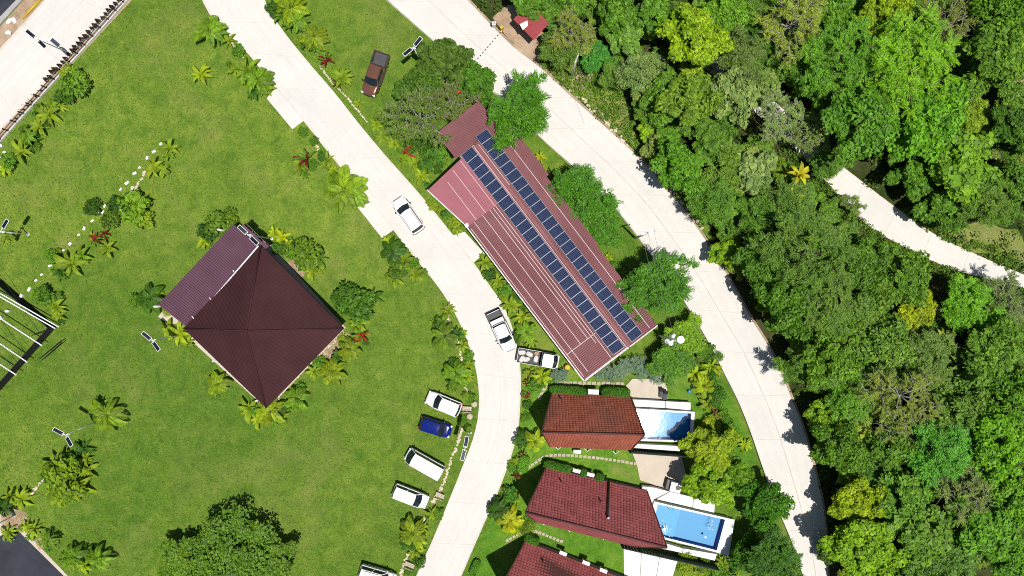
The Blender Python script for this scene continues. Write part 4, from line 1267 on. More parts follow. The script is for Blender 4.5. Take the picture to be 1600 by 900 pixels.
# ------------------------------------------------------------------ trees beside the long building and in the gardens
tree(652, 182, 56, 'sparse', (.075, .12, .024), label='big olive-green tree with bare grey twigs at the north-west end of the long building')
tree(640, 140, 30, 'broad', (.04, .085, .014), label='small dark tree left of the olive tree near the brown pickup')
tree(692, 92, 44, 'broad', (.055, .095, .02), label='green tree beside the solar lamp at the edge of the outer road')
tree(664, 132, 40, 'dense', (.05, .1, .017), label='green tree in the middle of the cluster above the roof wing')
tree(704, 160, 42, 'sparse', (.085, .11, .03), label='thin-leaved tree with grey twigs above the roof wing')
tree(742, 126, 36, 'dense', (.05, .125, .016), label='bright green tree over the edge of the outer road')
tree(814, 176, 50, 'fern', (.062, .17, .014), label='spreading bright green tree over the north corner of the long building')
tree(905, 298, 47, 'fern', (.055, .16, .014), label='bright green tree between the long roof and the outer road, upper of two', hs=.95)
tree(936, 355, 37, 'fern', (.06, .16, .016), label='smaller green tree overhanging the middle of the long roof edge', hs=.9)
tree(1030, 440, 52, 'fern', (.058, .16, .016), label='bright green tree over the south-east corner of the long roof', hs=.95)
tree(1000, 478, 26, 'broad', (.05, .13, .015), label='small green tree at the roof corner under the larger one', hs=.9)
tree(1114, 702, 42, 'lump', (.2, .245, .016), label='golden-yellow tree between the two pools, upper one', hs=1.0)
tree(1108, 758, 42, 'lump', (.15, .235, .016), label='yellow-green tree between the two pools, lower one', hs=1.0)
tree(1150, 740, 38, 'broad', (.1, .19, .016), label='bright green tree between the golden tree and the outer road')
tree(1200, 792, 46, 'dense', (.042, .12, .012), label='dark green tree beside the blue pool overhanging the outer road')
tree(1208, 870, 46, 'fern', (.035, .09, .014), label='dark feathery tree at the bottom edge left of the outer road')
tree(1172, 866, 32, 'dense', (.045, .12, .013), label='dark green tree at the lower corner of the blue pool deck')
tree(358, 872, 78, 'dense', (.08, .15, .02), label='large light green bushy tree on the lawn at the bottom edge', hs=.42)
tree(424, 872, 46, 'dense', (.085, .155, .02), hs=.5, label='small bushy tree at the right foot of the large lawn tree')
tree(285, 882, 52, 'dense', (.09, .165, .02), hs=.45, label='small bushy tree at the left foot of the large lawn tree')
tree(1076, 522, 30, 'fern', (.15, .24, .016), hs=.8, label='light yellow-green feathery tree right of the white utility transformers')
tree(1050, 560, 34, 'fern', (.075, .18, .016), hs=.7, label='green feathery tree below the white utility transformers')
tree(1096, 546, 18, 'broad', (.06, .13, .014), hs=.7, label='small rounded green tree at the outer road kerb')
tree(722, 137, 9, 'bush', (.5, .03, .012), hs=2.6, label='red flowering shrub between the trees above the long building')

# ------------------------------------------------------------------ the wood east of the outer road
WOOD = [
 (826, -6, 40, 'round', G_MID), (846, 20, 30, 'round', G_MID), (1332, 318, 20, 'sparse', (.09, .14, .03)), (893, 48, 42, 'sparse', G_OLIVE), (868, 65, 26, 'dense', G_DARK), (960, 18, 42, 'dense', G_MID), (978, 62, 36, 'round', (.07, .13, .03)), (935, 92, 24, 'fern', G_EMER),
 (1002, 112, 34, 'fern', G_GREY), (1090, 62, 60, 'lump', G_YEL), (1020, 16, 42, 'broad', G_MID), (1135, 18, 50, 'dense', G_BRIGHT), (1195, 58, 40, 'broad', G_DARK), (1238, 38, 58, 'sparse', (.13, .16, .03)),
 (1382, 22, 48, 'lump', (.2, .26, .015)), (1318, 88, 62, 'fern', (.075, .17, .02)), (1420, 98, 84, 'fern', (.12, .24, .018)), (1352, 185, 84, 'broad', (.06, .14, .018)), (1452, 190, 66, 'broad', (.075, .18, .016)),
 (1500, 258, 62, 'round', (.085, .16, .018)), (1482, 38, 58, 'sparse', (.075, .09, .025)), (1560, 92, 66, 'broad', (.055, .105, .016)), (1562, 20, 56, 'dense', (.06, .13, .015)), (1588, 200, 44, 'broad', G_DARK),
 (1160, 92, 42, 'fern', (.06, .09, .03)), (1150, 142, 46, 'round', G_PALE), (1218, 178, 46, 'sparse', (.1, .14, .06)), (1082, 158, 52, 'broad', (.07, .115, .017)), (1040, 150, 44, 'dense', (.045, .09, .014)), (1112, 215, 40, 'broad', (.055, .11, .018)),
 (1012, 202, 20, 'lump', (.17, .26, .016)), (1062, 258, 46, 'broad', (.055, .13, .015)), (1180, 265, 42, 'round', (.16, .2, .1)), (1118, 318, 40, 'fern', (.06, .13, .018)), (1042, 222, 30, 'broad', (.055, .12, .016)), (1138, 262, 36, 'fern', (.07, .12, .02)),
 (1140, 392, 30, 'lump', (.15, .23, .016)), (1192, 405, 52, 'dense', (.04, .088, .013)), (1262, 398, 68, 'fern', (.055, .1, .02)), (1305, 368, 34, 'fern', (.06, .11, .02)), (1340, 410, 52, 'dense', (.05, .1, .016)), (1412, 428, 56, 'broad', (.055, .11, .015)),
 (1292, 472, 60, 'fern', (.06, .105, .022)), (1228, 468, 58, 'dense', (.045, .098, .014)), (1428, 484, 40, 'lump', (.21, .23, .015)), (1510, 472, 46, 'fern', (.085, .2, .017)), (1562, 470, 50, 'sparse', (.05, .07, .025)), (1380, 540, 60, 'dense', (.055, .1, .02)),
 (1302, 556, 56, 'broad', (.06, .115, .015)), (1452, 555, 52, 'fern', (.065, .105, .028)), (1542, 556, 60, 'broad', (.055, .105, .018)), (1272, 570, 42, 'fern', (.05, .1, .016)), (1420, 622, 66, 'sparse', (.12, .15, .035)), (1332, 625, 46, 'fern', (.065, .14, .016)),
 (1502, 635, 50, 'broad', (.06, .105, .025)), (1582, 622, 52, 'dense', (.06, .13, .016)), (1284, 650, 32, 'lump', (.12, .21, .016)), (1312, 700, 50, 'dense', (.048, .1, .014)), (1356, 692, 36, 'round', (.15, .18, .04)), (1482, 700, 52, 'fern', (.055, .16, .025)),
 (1556, 700, 60, 'lump', (.09, .2, .016)), (1336, 782, 46, 'lump', (.205, .25, .014)), (1350, 855, 62, 'lump', (.15, .24, .015)), (1412, 772, 56, 'broad', (.06, .12, .02)), (1438, 838, 60, 'round', (.065, .12, .022)), (1505, 768, 54, 'sparse', (.1, .13, .05)),
 (1532, 835, 62, 'broad', (.065, .15, .018)), (1585, 780, 50, 'lump', (.075, .16, .016)), (1580, 872, 50, 'broad', (.06, .14, .016)), (1480, 892, 56, 'fern', (.05, .1, .02)), (1412, 902, 46, 'broad', (.06, .12, .015)), (1545, 312, 42, 'fern', (.06, .11, .02)),
 (1470, 320, 40, 'broad', (.045, .095, .014)), (1590, 290, 46, 'dense', (.05, .1, .015)), (1432, 272, 42, 'broad', (.05, .11, .014)), (1240, 320, 44, 'fern', (.055, .1, .022)), (1190, 335, 40, 'broad', (.05, .105, .018)), (1270, 130, 40, 'dense', (.04, .085, .013)),
 (1190, 130, 34, 'round', (.12, .17, .06)), (1230, 110, 36, 'broad', (.05, .1, .016)), (1300, 20, 44, 'dense', (.055, .12, .014)), (1290, 860, 20, 'bush', (.03, .06, .012)),
 (1262, 212, 34, 'sparse', (.1, .14, .05)), (1292, 258, 26, 'fern', (.06, .12, .02)), (1372, 468, 42, 'dense', (.05, .095, .015)), (1262, 515, 42, 'broad', (.052, .105, .016)), (1340, 500, 44, 'fern', (.06, .11, .018)), (1480, 600, 40, 'fern', (.06, .1, .024)), (1380, 590, 40, 'broad', (.05, .1, .016)),
 (1400, 700, 44, 'dense', (.05, .1, .016)), (1450, 740, 44, 'broad', (.055, .11, .018)),
]
def hue_word(c):
    r, g_, b = c
    if r > .2: return 'golden-yellow'
    if r > .125 and b < .03: return 'bright yellow-green'
    if b > .08: return 'pale whitish-green'
    if r > .09 and b > .03: return 'greyish-green'
    if r / g_ > .75: return 'olive-brown'
    if g_ > .165: return 'bright green'
    if g_ < .095: return 'very dark green'
    if b >= .022: return 'dull green'
    return 'mid-green'
TEX = {'broad': 'broad-leaved', 'fern': 'feathery', 'lump': 'lumpy-crowned', 'round': 'large-leaved', 'sparse': 'twiggy', 'dense': 'dense', 'bush': 'bushy'}
wood_rows = {}
for (x, y, r, k, c) in WOOD:
    o = tree(x, y, r, k, c, group='trees of the wood', hs=random.uniform(.85, 1.15))
    if x < 1000 + max(0, y - 150) * .55: zone = 'at the roadside of the wood'
    elif 150 < y < 480 and x > 1180: zone = 'near the forest path'
    elif y <= 150: zone = 'along the top of the wood'
    elif y > 640: zone = 'in the lowest part of the wood'
    else: zone = 'in the middle of the wood'
    wood_rows.setdefault((hue_word(c), TEX[k], zone), []).append((y, x, o))
for (hw, tx, zone), lst in wood_rows.items():
    lst.sort(key=lambda q: q[0])
    for i, (_, _, o) in enumerate(lst):
        o['label'] = f'{hw} {tx} tree {zone}' + (f', {ordinal(i)} such from the top' if len(lst) > 1 else '')
# understorey trees filling the gaps between the crowns
fill = []
cand = [(random.uniform(815, 1620), random.uniform(-25, 925)) for _ in range(5000)]
road_px = [(p.x, p.y) for p in resample(orR, 60)]
clearing_px = [(1430, 335), (1500, 335), (1620, 345), (1620, 440), (1500, 398)]
verge_px = [(842, 98), (870, 82), (930, 105), (975, 150), (1000, 215), (1030, 262), (1060, 290), (1100, 340), (1090, 360), (980, 224)]
for (x, y) in cand:
    w = P(x, y)
    if not bool(inside(forest_poly, np.array([w.x]), np.array([w.y]))[0]): continue
    if min((w.x - a) ** 2 + (w.y - b) ** 2 for a, b in road_px) < 2.4 ** 2: continue
    if min((w.x - a.x) ** 2 + (w.y - a.y) ** 2 for a in fpL + fpR) < (3.4 if x > 1300 else 2.2) ** 2: continue
    if bool(inside(clearing_px, np.array([x]), np.array([y]))[0]): continue
    if bool(inside(verge_px, np.array([x]), np.array([y]))[0]) or (770 < x < 865 and y < 100): continue
    if any((x - a) ** 2 + (y - b) ** 2 < 33 ** 2 for a, b in fill): continue
    fill.append((x, y))
    if len(fill) >= 165: break
fill.sort(key=lambda q: q[1])
FK = {}
for i, (x, y) in enumerate(fill):
    kind = random.choice(['broad', 'fern', 'dense', 'broad', 'fern'])
    col = random.choice([G_DARK, (.045, .09, .014), (.055, .1, .018), (.06, .115, .018), (.05, .085, .02), (.1, .16, .02), (.13, .19, .018), (.075, .15, .02), (.12, .15, .05)])
    o = tree(x, y, random.uniform(22, 36), kind, col, group='low trees under the wood', hs=random.uniform(.7, .95), name='young_tree')
    FK.setdefault((hue_word(col), TEX[kind]), []).append(o)
for (hw, tx), lst in FK.items():
    for i, o in enumerate(lst): o['label'] = f'low {hw} {tx} tree in the wood, {ordinal(i)} such from the top'

# undergrowth on the wood floor, and rough grass tufts on the verges
def scatter_clumps(n, polys, mat, name, label, cat, leaf, hgt, per, avoid=(), seed=3, rc=.5):
    g = np.random.default_rng(seed); Q = []
    xs = [p[0] for q in polys for p in q]; ys = [p[1] for q in polys for p in q]
    x = g.uniform(max(min(xs), -75), min(max(xs), 75), n); y = g.uniform(max(min(ys), -45), min(max(ys), 45), n)
    ok = np.zeros(n, bool)
    for q in polys: ok |= inside(q, x, y)
    for q in avoid: ok &= ~inside(q, x, y)
    for a, b in zip(x[ok], y[ok]):
        Q.append(clump_leaves(g, np.array([a, b, g.uniform(.1, hgt)]), rc * g.uniform(.6, 1.4), per, leaf, .6, .8))
    return tag(link(name, quads_mesh(np.concatenate(Q), mat)), label, cat, kind='stuff')
fp_poly = [(p.x, p.y) for p in fpL] + [(p.x, p.y) for p in fpR[::-1]]
M['under'] = foliage('under', (.085, .16, .02), .5, .3)
M['verge_leaf'] = foliage('verge_leaf', (.11, .215, .022), .45, .25)
vg = [tuple(P(*q)[:2]) for q in verge_px]
dirt_pts = [tuple(P(*q)[:2]) for q in [(770, 28), (800, 8), (850, 50), (860, 78), (840, 98), (806, 72)]]
scatter_clumps(4200, [forest_poly], M['under'], 'undergrowth', 'dark leafy undergrowth covering the wood floor', 'undergrowth', .32, .7, 14, [fp_poly, dirt_pts, vg], rc=.6)
scatter_clumps(2300, [vg], M['verge_leaf'], 'verge_plants', 'low green weeds on the verge between road and wood', 'weeds', .26, .2, 12, [dirt_pts, roads_poly[1]], seed=5, rc=.45)
fv = [tuple(P(*q)[:2]) for q in [(1395, 318), (1460, 350), (1600, 410), (1600, 436), (1540, 410), (1460, 372)]]
scatter_clumps(900, [fv], M['verge_leaf'], 'verge_plants', 'low green weeds on the clearing side of the forest path', 'weeds', .26, .25, 12, [fp_poly], seed=6, rc=.45)
fs_ = [tuple(P(*q)[:2]) for q in [(1215, 205), (1270, 262), (1318, 316), (1358, 356), (1407, 385), (1464, 413), (1521, 433), (1600, 452), (1600, 478), (1500, 448), (1400, 405), (1320, 365), (1240, 300)]]
scatter_clumps(3600, [fs_], M['verge_leaf'], 'verge_plants', 'low green weeds on the lower side of the forest path', 'weeds', .28, .3, 12, [fp_poly], seed=8, rc=.5)
# ------------------------------------------------------------------ garden plants with separate leaves
def strap_leaf(L, W, rise, droop, seg=6, fold=.18):
    vs = []; fs = []
    for i in range(seg + 1):
        t = i / seg
        w = W * (math.sin(math.pi * min(1, .12 + t * .88)) ** .7) * .5 if t < 1 else 0.01
        z = rise * math.sin(t * 1.5) - droop * t * t
        x = L * t * (1 - .12 * t)
        vs += [(x, -w, z + abs(w) * fold), (x, 0, z - .02), (x, w, z + abs(w) * fold)]
    for i in range(seg):
        b = 3 * i
        fs += [[b, b + 3, b + 4, b + 1], [b + 1, b + 4, b + 5, b + 2]]
    return mesh(vs, fs, M['leaf_soft'], True)
def frond(L, droop, rise, lw=.03, ll=.3, n=17):
    Q = []; g = np.random.default_rng(int(L * 100 + droop * 50))
    pts = []
    for i in range(n):
        t = .12 + .88 * i / (n - 1)
        p = np.array([L * t * (1 - .15 * t), 0, rise * math.sin(t * 1.5) - droop * t * t]); pts.append(p)
        l = ll * L * (math.sin(math.pi * (.15 + .8 * t)) * .9 + .1)
        for s in (-1, 1):
            d = np.array([.6, s * .8, -.12 - .25 * t]); d /= np.linalg.norm(d)
            Q.append(leaf_quads((p + d * l / 2)[None], d[None], np.array([[0, -s * .35, 1.0]]), np.array([l]), np.array([lw * 1.5 + l * .1])))
    pts = [np.zeros(3)] + pts
    for p, q in zip(pts, pts[1:]):
        Q.append(np.array([[p + [0, -.014, .004], q + [0, -.012, .004], q + [0, .012, .004], p + [0, .014, .004]]]))
    return quads_mesh(np.concatenate(Q), M['leaf_soft'])
STRAPS = [strap_leaf(1.0, .24, .55, .55), strap_leaf(1.0, .28, .75, .6), strap_leaf(1.0, .2, .45, .75)]
FRONDS = [frond(1.0, .75, .6), frond(1.0, .95, .75), frond(1.0, .6, .4)]
BLADES = [strap_leaf(1.0, .22, .85, .5, fold=.3), strap_leaf(1.0, .25, .7, .7, fold=.3)]
BUSH = {}
def bush_mesh(leaf, m, asp, seed, flat=.75):
    g = np.random.default_rng(seed); Q = []
    for k in range(16):
        a = g.uniform(0, 6.28); r = math.sqrt(g.random()) * .68
        c = np.array([math.cos(a) * r, math.sin(a) * r, .35 + .5 * (1 - r * r) * g.uniform(.7, 1.1)])
        Q.append(clump_leaves(g, c, .36, m, leaf, flat, .8, asp))
    return quads_mesh(np.concatenate(Q), M['leaf'])
BUSHES = [bush_mesh(.24, 30, .5, 1), bush_mesh(.24, 30, .5, 2), bush_mesh(.3, 22, .45, 3)]
FINE = [bush_mesh(.13, 75, .4, 4), bush_mesh(.13, 75, .4, 5)]
SILVER = []
for sd in (6, 7):
    g = np.random.default_rng(sd); Q = []
    for k in range(22):
        a = g.uniform(0, 6.28); r = math.sqrt(g.random()) * .7
        Q.append(spray_leaves(g, np.array([math.cos(a) * r, math.sin(a) * r, .3 + .6 * (1 - r * r)]), .34, 6, .13))
    SILVER.append(quads_mesh(np.concatenate(Q), M['leaf']))
STEM = MB().tube([(0, 0, 0), (.02, .01, .5), (0, 0, 1)], .07, .045, 7).mesh(M['bark'], True)

C_ROS, C_YEL, C_GRN, C_DK, C_RED, C_CRM = (.165, .2, .02), (.225, .26, .016), (.085, .165, .02), (.045, .095, .015), (.13, .014, .02), (.2, .02, .035)
def set_color(o, c, v=1.0): o.color = (c[0] * v * 1.4, c[1] * v * 1.65, c[2] * v * 1.1, 1)
PLANTS = {}
def plant(bed, px, py, rpx, kind, color=None, hgt=None, z=0.0):
    R = rpx / PPM * {'rosette': 1.18, 'palm': 1.18, 'red': 1.05}.get(kind, 1.0)
    trunk = {'rosette': .25, 'palm': .9, 'red': .35, 'shrub': 0, 'fine': 0, 'silver': 0, 'cane': .5}[kind] * min(1.2, R)
    if hgt is not None: trunk = hgt
    p = P(px, py, trunk + R * .3); p.z = z
    nm = {'rosette': 'broad_leaf_plant', 'palm': 'palm', 'red': 'red_leaf_plant', 'shrub': 'shrub', 'fine': 'shrub', 'silver': 'silver_shrub', 'cane': 'cane_plant'}[kind]
    root = empty(nm, p, random.uniform(0, 6.28), None, nm.replace('_', ' '), 'garden plants')
    if kind in ('shrub', 'fine', 'silver'):
        col = color or {'shrub': C_GRN, 'fine': C_GRN, 'silver': G_SILV}[kind]
        o = link('foliage', random.choice({'shrub': BUSHES, 'fine': FINE, 'silver': SILVER}[kind]), root)
        s = R * 1.0; o.scale = (s, s, s * (.9 if kind != 'fine' else .75)); set_color(o, col, random.uniform(.85, 1.15))
        st = link('stem', STEM, root); st.scale = (1, 1, max(.3, .5 * s))
    else:
        st = link('stem', STEM, root); st.scale = (.9 + R * .3, .9 + R * .3, trunk + .05)
        n, lib = {'rosette': (random.randint(12, 15), STRAPS), 'palm': (random.randint(11, 14), FRONDS), 'red': (random.randint(10, 13), BLADES), 'cane': (12, BLADES)}[kind]
        col = color or {'rosette': C_ROS, 'palm': (.12, .19, .02), 'red': C_RED, 'cane': C_ROS}[kind]
        for i in range(n):
            o = link({'palm': 'frond'}.get(kind, 'leaf'), random.choice(lib), root)
            inner = i % 3 == 2
            s = R * random.uniform(.82, 1.12) * (.62 if inner else 1.0)
            o.location = (0, 0, trunk + random.uniform(-.05, .08))
            o.rotation_euler = (random.uniform(-.15, .15), random.uniform(-.15, .1) - (.45 if inner else 0), 2.399963 * i + random.uniform(-.2, .2))
            o.scale = (s, s * random.uniform(.85, 1.1) * (1.0 if R > .8 else 1.2), s)
            set_color(o, (.09, .15, .02) if kind == 'red' and i % 3 == 0 else col, random.uniform(.72, 1.25))
    cw = ''
    if color is C_YEL: cw = 'yellow '
    elif color is C_DK: cw = 'dark green '
    elif color is C_CRM: cw = 'crimson '
    PLANTS.setdefault((bed, cw + {'rosette': 'broad-leaved plant', 'palm': 'small palm', 'red': 'red-leaved plant', 'shrub': 'leafy shrub', 'fine': 'fine-leaved shrub', 'silver': 'silvery blue-green shrub', 'cane': 'spiky plant'}[kind]), []).append((py, px, root))
    return root

BEDS = {
 'in the bed along the street fence': [(118, 133, 27, 'shrub', (.1, .17, .022)), (105, 150, 18, 'shrub', C_DK), (72, 178, 22, 'rosette'), (60, 196, 18, 'rosette'), (90, 165, 14, 'rosette'), (30, 236, 22, 'rosette'), (48, 222, 16, 'rosette', C_DK), (18, 252, 16, 'shrub'), (6, 262, 14, 'rosette', C_YEL), (40, 212, 14, 'palm')],
 'in the upper bed left of the driveway': [(323, 46, 25, 'palm'), (349, 44, 9, 'fine'), (357, 62, 13, 'rosette'), (372, 80, 12, 'shrub'), (384, 108, 24, 'rosette', (.14, .2, .02)), (398, 122, 26, 'palm'), (412, 136, 18, 'rosette'), (395, 140, 16, 'rosette', C_DK), (365, 108, 12, 'rosette')],
 'alone on the upper lawn': [(311, 115, 19, 'rosette', (.22, .25, .02))],
 'along the row of white blocks': [(262, 232, 17, 'rosette'), (238, 262, 17, 'rosette', (.22, .24, .02)), (213, 324, 30, 'shrub', (.12, .19, .02)), (184, 322, 16, 'shrub', C_DK), (150, 322, 16, 'shrub', C_DK), (172, 345, 18, 'shrub', (.08, .13, .018)), (148, 374, 14, 'red', C_CRM), (162, 366, 12, 'red'), (166, 388, 18, 'rosette'), (108, 412, 28, 'rosette'), (84, 400, 14, 'shrub'), (92, 425, 14, 'rosette', C_DK), (72, 462, 20, 'shrub', (.09, .17, .02)), (84, 480, 18, 'rosette'), (92, 492, 12, 'rosette')],
 'in the large palm bed by the driveway': [(478, 247, 22, 'red'), (470, 258, 16, 'rosette'), (510, 250, 14, 'rosette'), (534, 296, 36, 'palm', (.15, .21, .018)), (553, 302, 22, 'palm'), (474, 206, 10, 'fine'), (492, 220, 9, 'shrub'), (520, 265, 10, 'rosette', C_YEL), (504, 238, 8, 'shrub')],
 'in the bed below the lower parking pad': [(612, 394, 22, 'palm', C_DK), (630, 410, 22, 'rosette'), (622, 424, 18, 'shrub', (.07, .12, .018)), (650, 430, 15, 'rosette'), (606, 376, 10, 'rosette', C_YEL), (640, 420, 12, 'rosette', C_YEL), (618, 436, 16, 'rosette'), (645, 412, 12, 'shrub')],
 'in the upper bed right of the driveway': [(452, 10, 28, 'palm', (.2, .24, .018)), (432, 12, 18, 'shrub', C_DK), (462, 30, 18, 'palm'), (487, 55, 22, 'palm', (.17, .21, .02)), (478, 66, 14, 'rosette', C_DK), (510, 92, 15, 'red'), (533, 121, 18, 'rosette'), (528, 130, 10, 'red'), (560, 160, 8, 'rosette')],
 'beside the long building': [(588, 193, 14, 'rosette', (.2, .24, .02)), (597, 213, 14, 'rosette'), (632, 240, 18, 'red', (.2, .03, .02)), (640, 230, 14, 'shrub', C_DK), (648, 255, 16, 'rosette'), (658, 275, 16, 'rosette', (.2, .24, .02)), (672, 250, 22, 'shrub', (.06, .13, .018)), (690, 240, 18, 'shrub'), (664, 225, 18, 'fine', C_DK), (615, 225, 12, 'rosette'), (676, 322, 9, 'fine', C_YEL), (690, 330, 8, 'fine', C_YEL), (706, 346, 11, 'rosette'), (714, 356, 12, 'rosette'), (697, 336, 9, 'shrub')],
 'in the narrow bed below the walkway': [(757, 410, 14, 'rosette'), (766, 430, 12, 'shrub', C_DK), (778, 440, 14, 'rosette'), (790, 452, 13, 'shrub'), (798, 478, 16, 'rosette'), (815, 497, 17, 'rosette', (.22, .25, .02)), (822, 520, 18, 'palm'), (814, 508, 6, 'red', C_CRM), (806, 462, 12, 'rosette', C_DK), (785, 462, 9, 'rosette'), (830, 535, 12, 'rosette')],
 'in the bed on the driveway bend': [(700, 485, 14, 'rosette'), (693, 525, 24, 'palm', (.12, .17, .02)), (716, 522, 14, 'rosette', C_DK), (684, 505, 12, 'shrub', C_DK), (722, 540, 12, 'rosette'), (733, 555, 10, 'shrub'), (712, 585, 22, 'palm'), (730, 590, 16, 'rosette', (.2, .23, .02)), (733, 570, 10, 'rosette'), (735, 622, 10, 'shrub'), (706, 600, 12, 'rosette', C_DK), (724, 655, 9, 'fine'), (734, 640, 7, 'fine'), (729, 668, 8, 'shrub', C_DK)],
 'in the lowest bed left of the driveway': [(645, 836, 25, 'palm', (.17, .2, .02)), (655, 842, 18, 'rosette', (.22, .24, .02)), (648, 862, 16, 'rosette'), (655, 876, 12, 'shrub', C_DK), (676, 803, 14, 'rosette'), (685, 800, 10, 'shrub'), (640, 893, 9, 'shrub'), (660, 825, 12, 'rosette'), (636, 850, 12, 'palm', C_DK)],
 'along the upper right side of the pavilion': [(428, 364, 13, 'rosette', C_YEL), (440, 370, 14, 'rosette', (.28, .28, .016)), (447, 382, 12, 'rosette'), (438, 388, 14, 'shrub', C_DK), (482, 398, 30, 'shrub', (.12, .18, .022)), (470, 385, 16, 'shrub', C_DK), (488, 424, 16, 'rosette'), (456, 400, 10, 'shrub'), (560, 482, 34, 'shrub', (.065, .13, .02)), (540, 462, 24, 'shrub', C_DK), (575, 470, 18, 'shrub'), (560, 505, 18, 'rosette')],
 'along the lower right side of the pavilion': [(563, 524, 16, 'red', (.32, .03, .018)), (545, 545, 20, 'palm', (.17, .2, .02)), (530, 555, 14, 'rosette', C_DK), (518, 583, 22, 'palm', (.2, .23, .02)), (490, 580, 14, 'rosette'), (500, 565, 12, 'shrub'), (460, 624, 20, 'palm'), (420, 642, 24, 'palm', (.2, .23, .02)), (440, 650, 14, 'rosette'), (388, 640, 22, 'rosette'), (402, 655, 16, 'rosette', (.24, .25, .02)), (470, 605, 10, 'shrub')],
 'along the left side of the pavilion': [(345, 352, 26, 'shrub', (.1, .16, .02)), (362, 336, 16, 'shrub', (.12, .18, .02)), (325, 360, 20, 'shrub', C_DK), (317, 377, 14, 'rosette', C_YEL), (232, 465, 24, 'palm', (.06, .12, .018)), (246, 462, 10, 'rosette', C_YEL), (262, 488, 9, 'fine', C_YEL), (338, 600, 19, 'palm', (.19, .23, .02)), (278, 520, 20, 'rosette', (.22, .25, .018)), (262, 513, 16, 'rosette'), (292, 535, 12, 'rosette')],
 'near the lamps in the lower left lawn': [(162, 650, 28, 'palm', (.15, .2, .018)), (105, 742, 40, 'shrub', (.14, .19, .018)), (120, 760, 26, 'rosette'), (92, 776, 22, 'rosette'), (128, 702, 18, 'rosette', C_DK), (135, 735, 18, 'rosette'), (70, 745, 14, 'rosette', C_DK), (110, 720, 16, 'shrub', C_DK)],
 'round the dark court': [(30, 782, 20, 'rosette', (.22, .25, .02)), (12, 776, 18, 'rosette'), (5, 795, 14, 'palm', C_DK), (50, 828, 16, 'rosette'), (40, 822, 12, 'rosette', C_YEL), (72, 846, 16, 'palm'), (112, 872, 20, 'palm', (.1, .17, .018)), (150, 876, 22, 'palm'), (128, 885, 16, 'rosette', C_YEL), (10, 832, 16, 'rosette'), (135, 862, 12, 'rosette', C_DK), (8, 372, 10, 'rosette')],
 'in the front gardens of the houses': [(848, 588, 17, 'rosette', C_YEL), (828, 582, 7, 'red', C_CRM), (836, 602, 14, 'shrub'), (826, 598, 10, 'red'), (823, 620, 8, 'red', C_CRM), (824, 632, 9, 'shrub', C_DK), (822, 652, 10, 'fine'), (840, 576, 12, 'rosette'), (836, 690, 18, 'palm', C_YEL), (848, 688, 12, 'rosette', C_YEL), (815, 688, 14, 'palm', C_DK), (818, 712, 10, 'red'), (797, 814, 24, 'palm', (.3, .28, .018)), (778, 800, 18, 'palm', C_DK), (788, 764, 6, 'red', C_CRM), (798, 772, 16, 'shrub', (.05, .13, .018)), (784, 784, 14, 'rosette', C_DK), (806, 826, 16, 'rosette', C_YEL), (824, 822, 16, 'fine', (.12, .17, .018)), (806, 745, 9, 'red'), (798, 730, 9, 'shrub'), (812, 722, 8, 'rosette')],
 'in the garden beside the outer road': [(1086, 586, 20, 'rosette', C_YEL), (1100, 604, 18, 'palm', C_YEL), (1072, 572, 16, 'rosette'), (1060, 568, 14, 'rosette', (.2, .22, .02)), (1112, 572, 16, 'rosette', C_YEL), (1102, 556, 13, 'shrub', C_DK), (1088, 562, 12, 'red', (.2, .07, .03)), (1108, 596, 18, 'fine', (.06, .14, .016)), (1120, 622, 20, 'fine', (.055, .13, .016)), (1108, 632, 16, 'rosette'), (1118, 648, 14, 'red', (.14, .05, .03)), (1128, 650, 15, 'fine'), (1110, 662, 18, 'fine', (.26, .28, .016)), (1140, 672, 15, 'shrub'), (1120, 558, 12, 'fine'), (1122, 580, 10, 'rosette', (.25, .25, .03)), (1165, 695, 12, 'rosette', C_YEL), (1096, 534, 12, 'rosette')],
 'below the blue pool deck': [(1074, 868, 17, 'fine', (.2, .24, .018)), (1070, 890, 14, 'fine', (.19, .23, .018)), (1100, 880, 14, 'shrub', (.1, .15, .02)), (1118, 892, 16, 'shrub'), (1132, 884, 16, 'rosette'), (1090, 898, 10, 'rosette'), (1150, 880, 14, 'shrub', C_DK), (1140, 898, 14, 'shrub')],
 'on the grass behind the long building': [(845, 246, 11, 'rosette', (.28, .27, .02)), (850, 262, 7, 'fine', C_YEL), (950, 402, 9, 'rosette', C_YEL), (870, 272, 10, 'shrub', C_DK), (958, 415, 8, 'shrub'), (1060, 480, 10, 'shrub')],
 'in the clearing of the wood': [(1250, 272, 24, 'cane', (.36, .28, .02)), (1238, 306, 20, 'cane', (.24, .24, .02)), (1440, 542, 20, 'cane', (.16, .19, .03)), (1500, 568, 22, 'cane', (.12, .17, .03)), (1472, 528, 18, 'cane', (.2, .21, .04)), (1385, 448, 16, 'cane', (.15, .2, .03))],
}
SILVROW = [(875, 586, 16), (940, 578, 20), (972, 576, 21), (1000, 574, 22), (1028, 578, 23), (952, 586, 14)]
for bed, lst in BEDS.items():
    for it in lst:
        x, y, r, k = it[:4]; c = it[4] if len(it) > 4 else None
        plant(bed, x, y, r, k, c, hgt=(4.5 if bed == 'in the clearing of the wood' else None))
DENSE = random.Random(21)
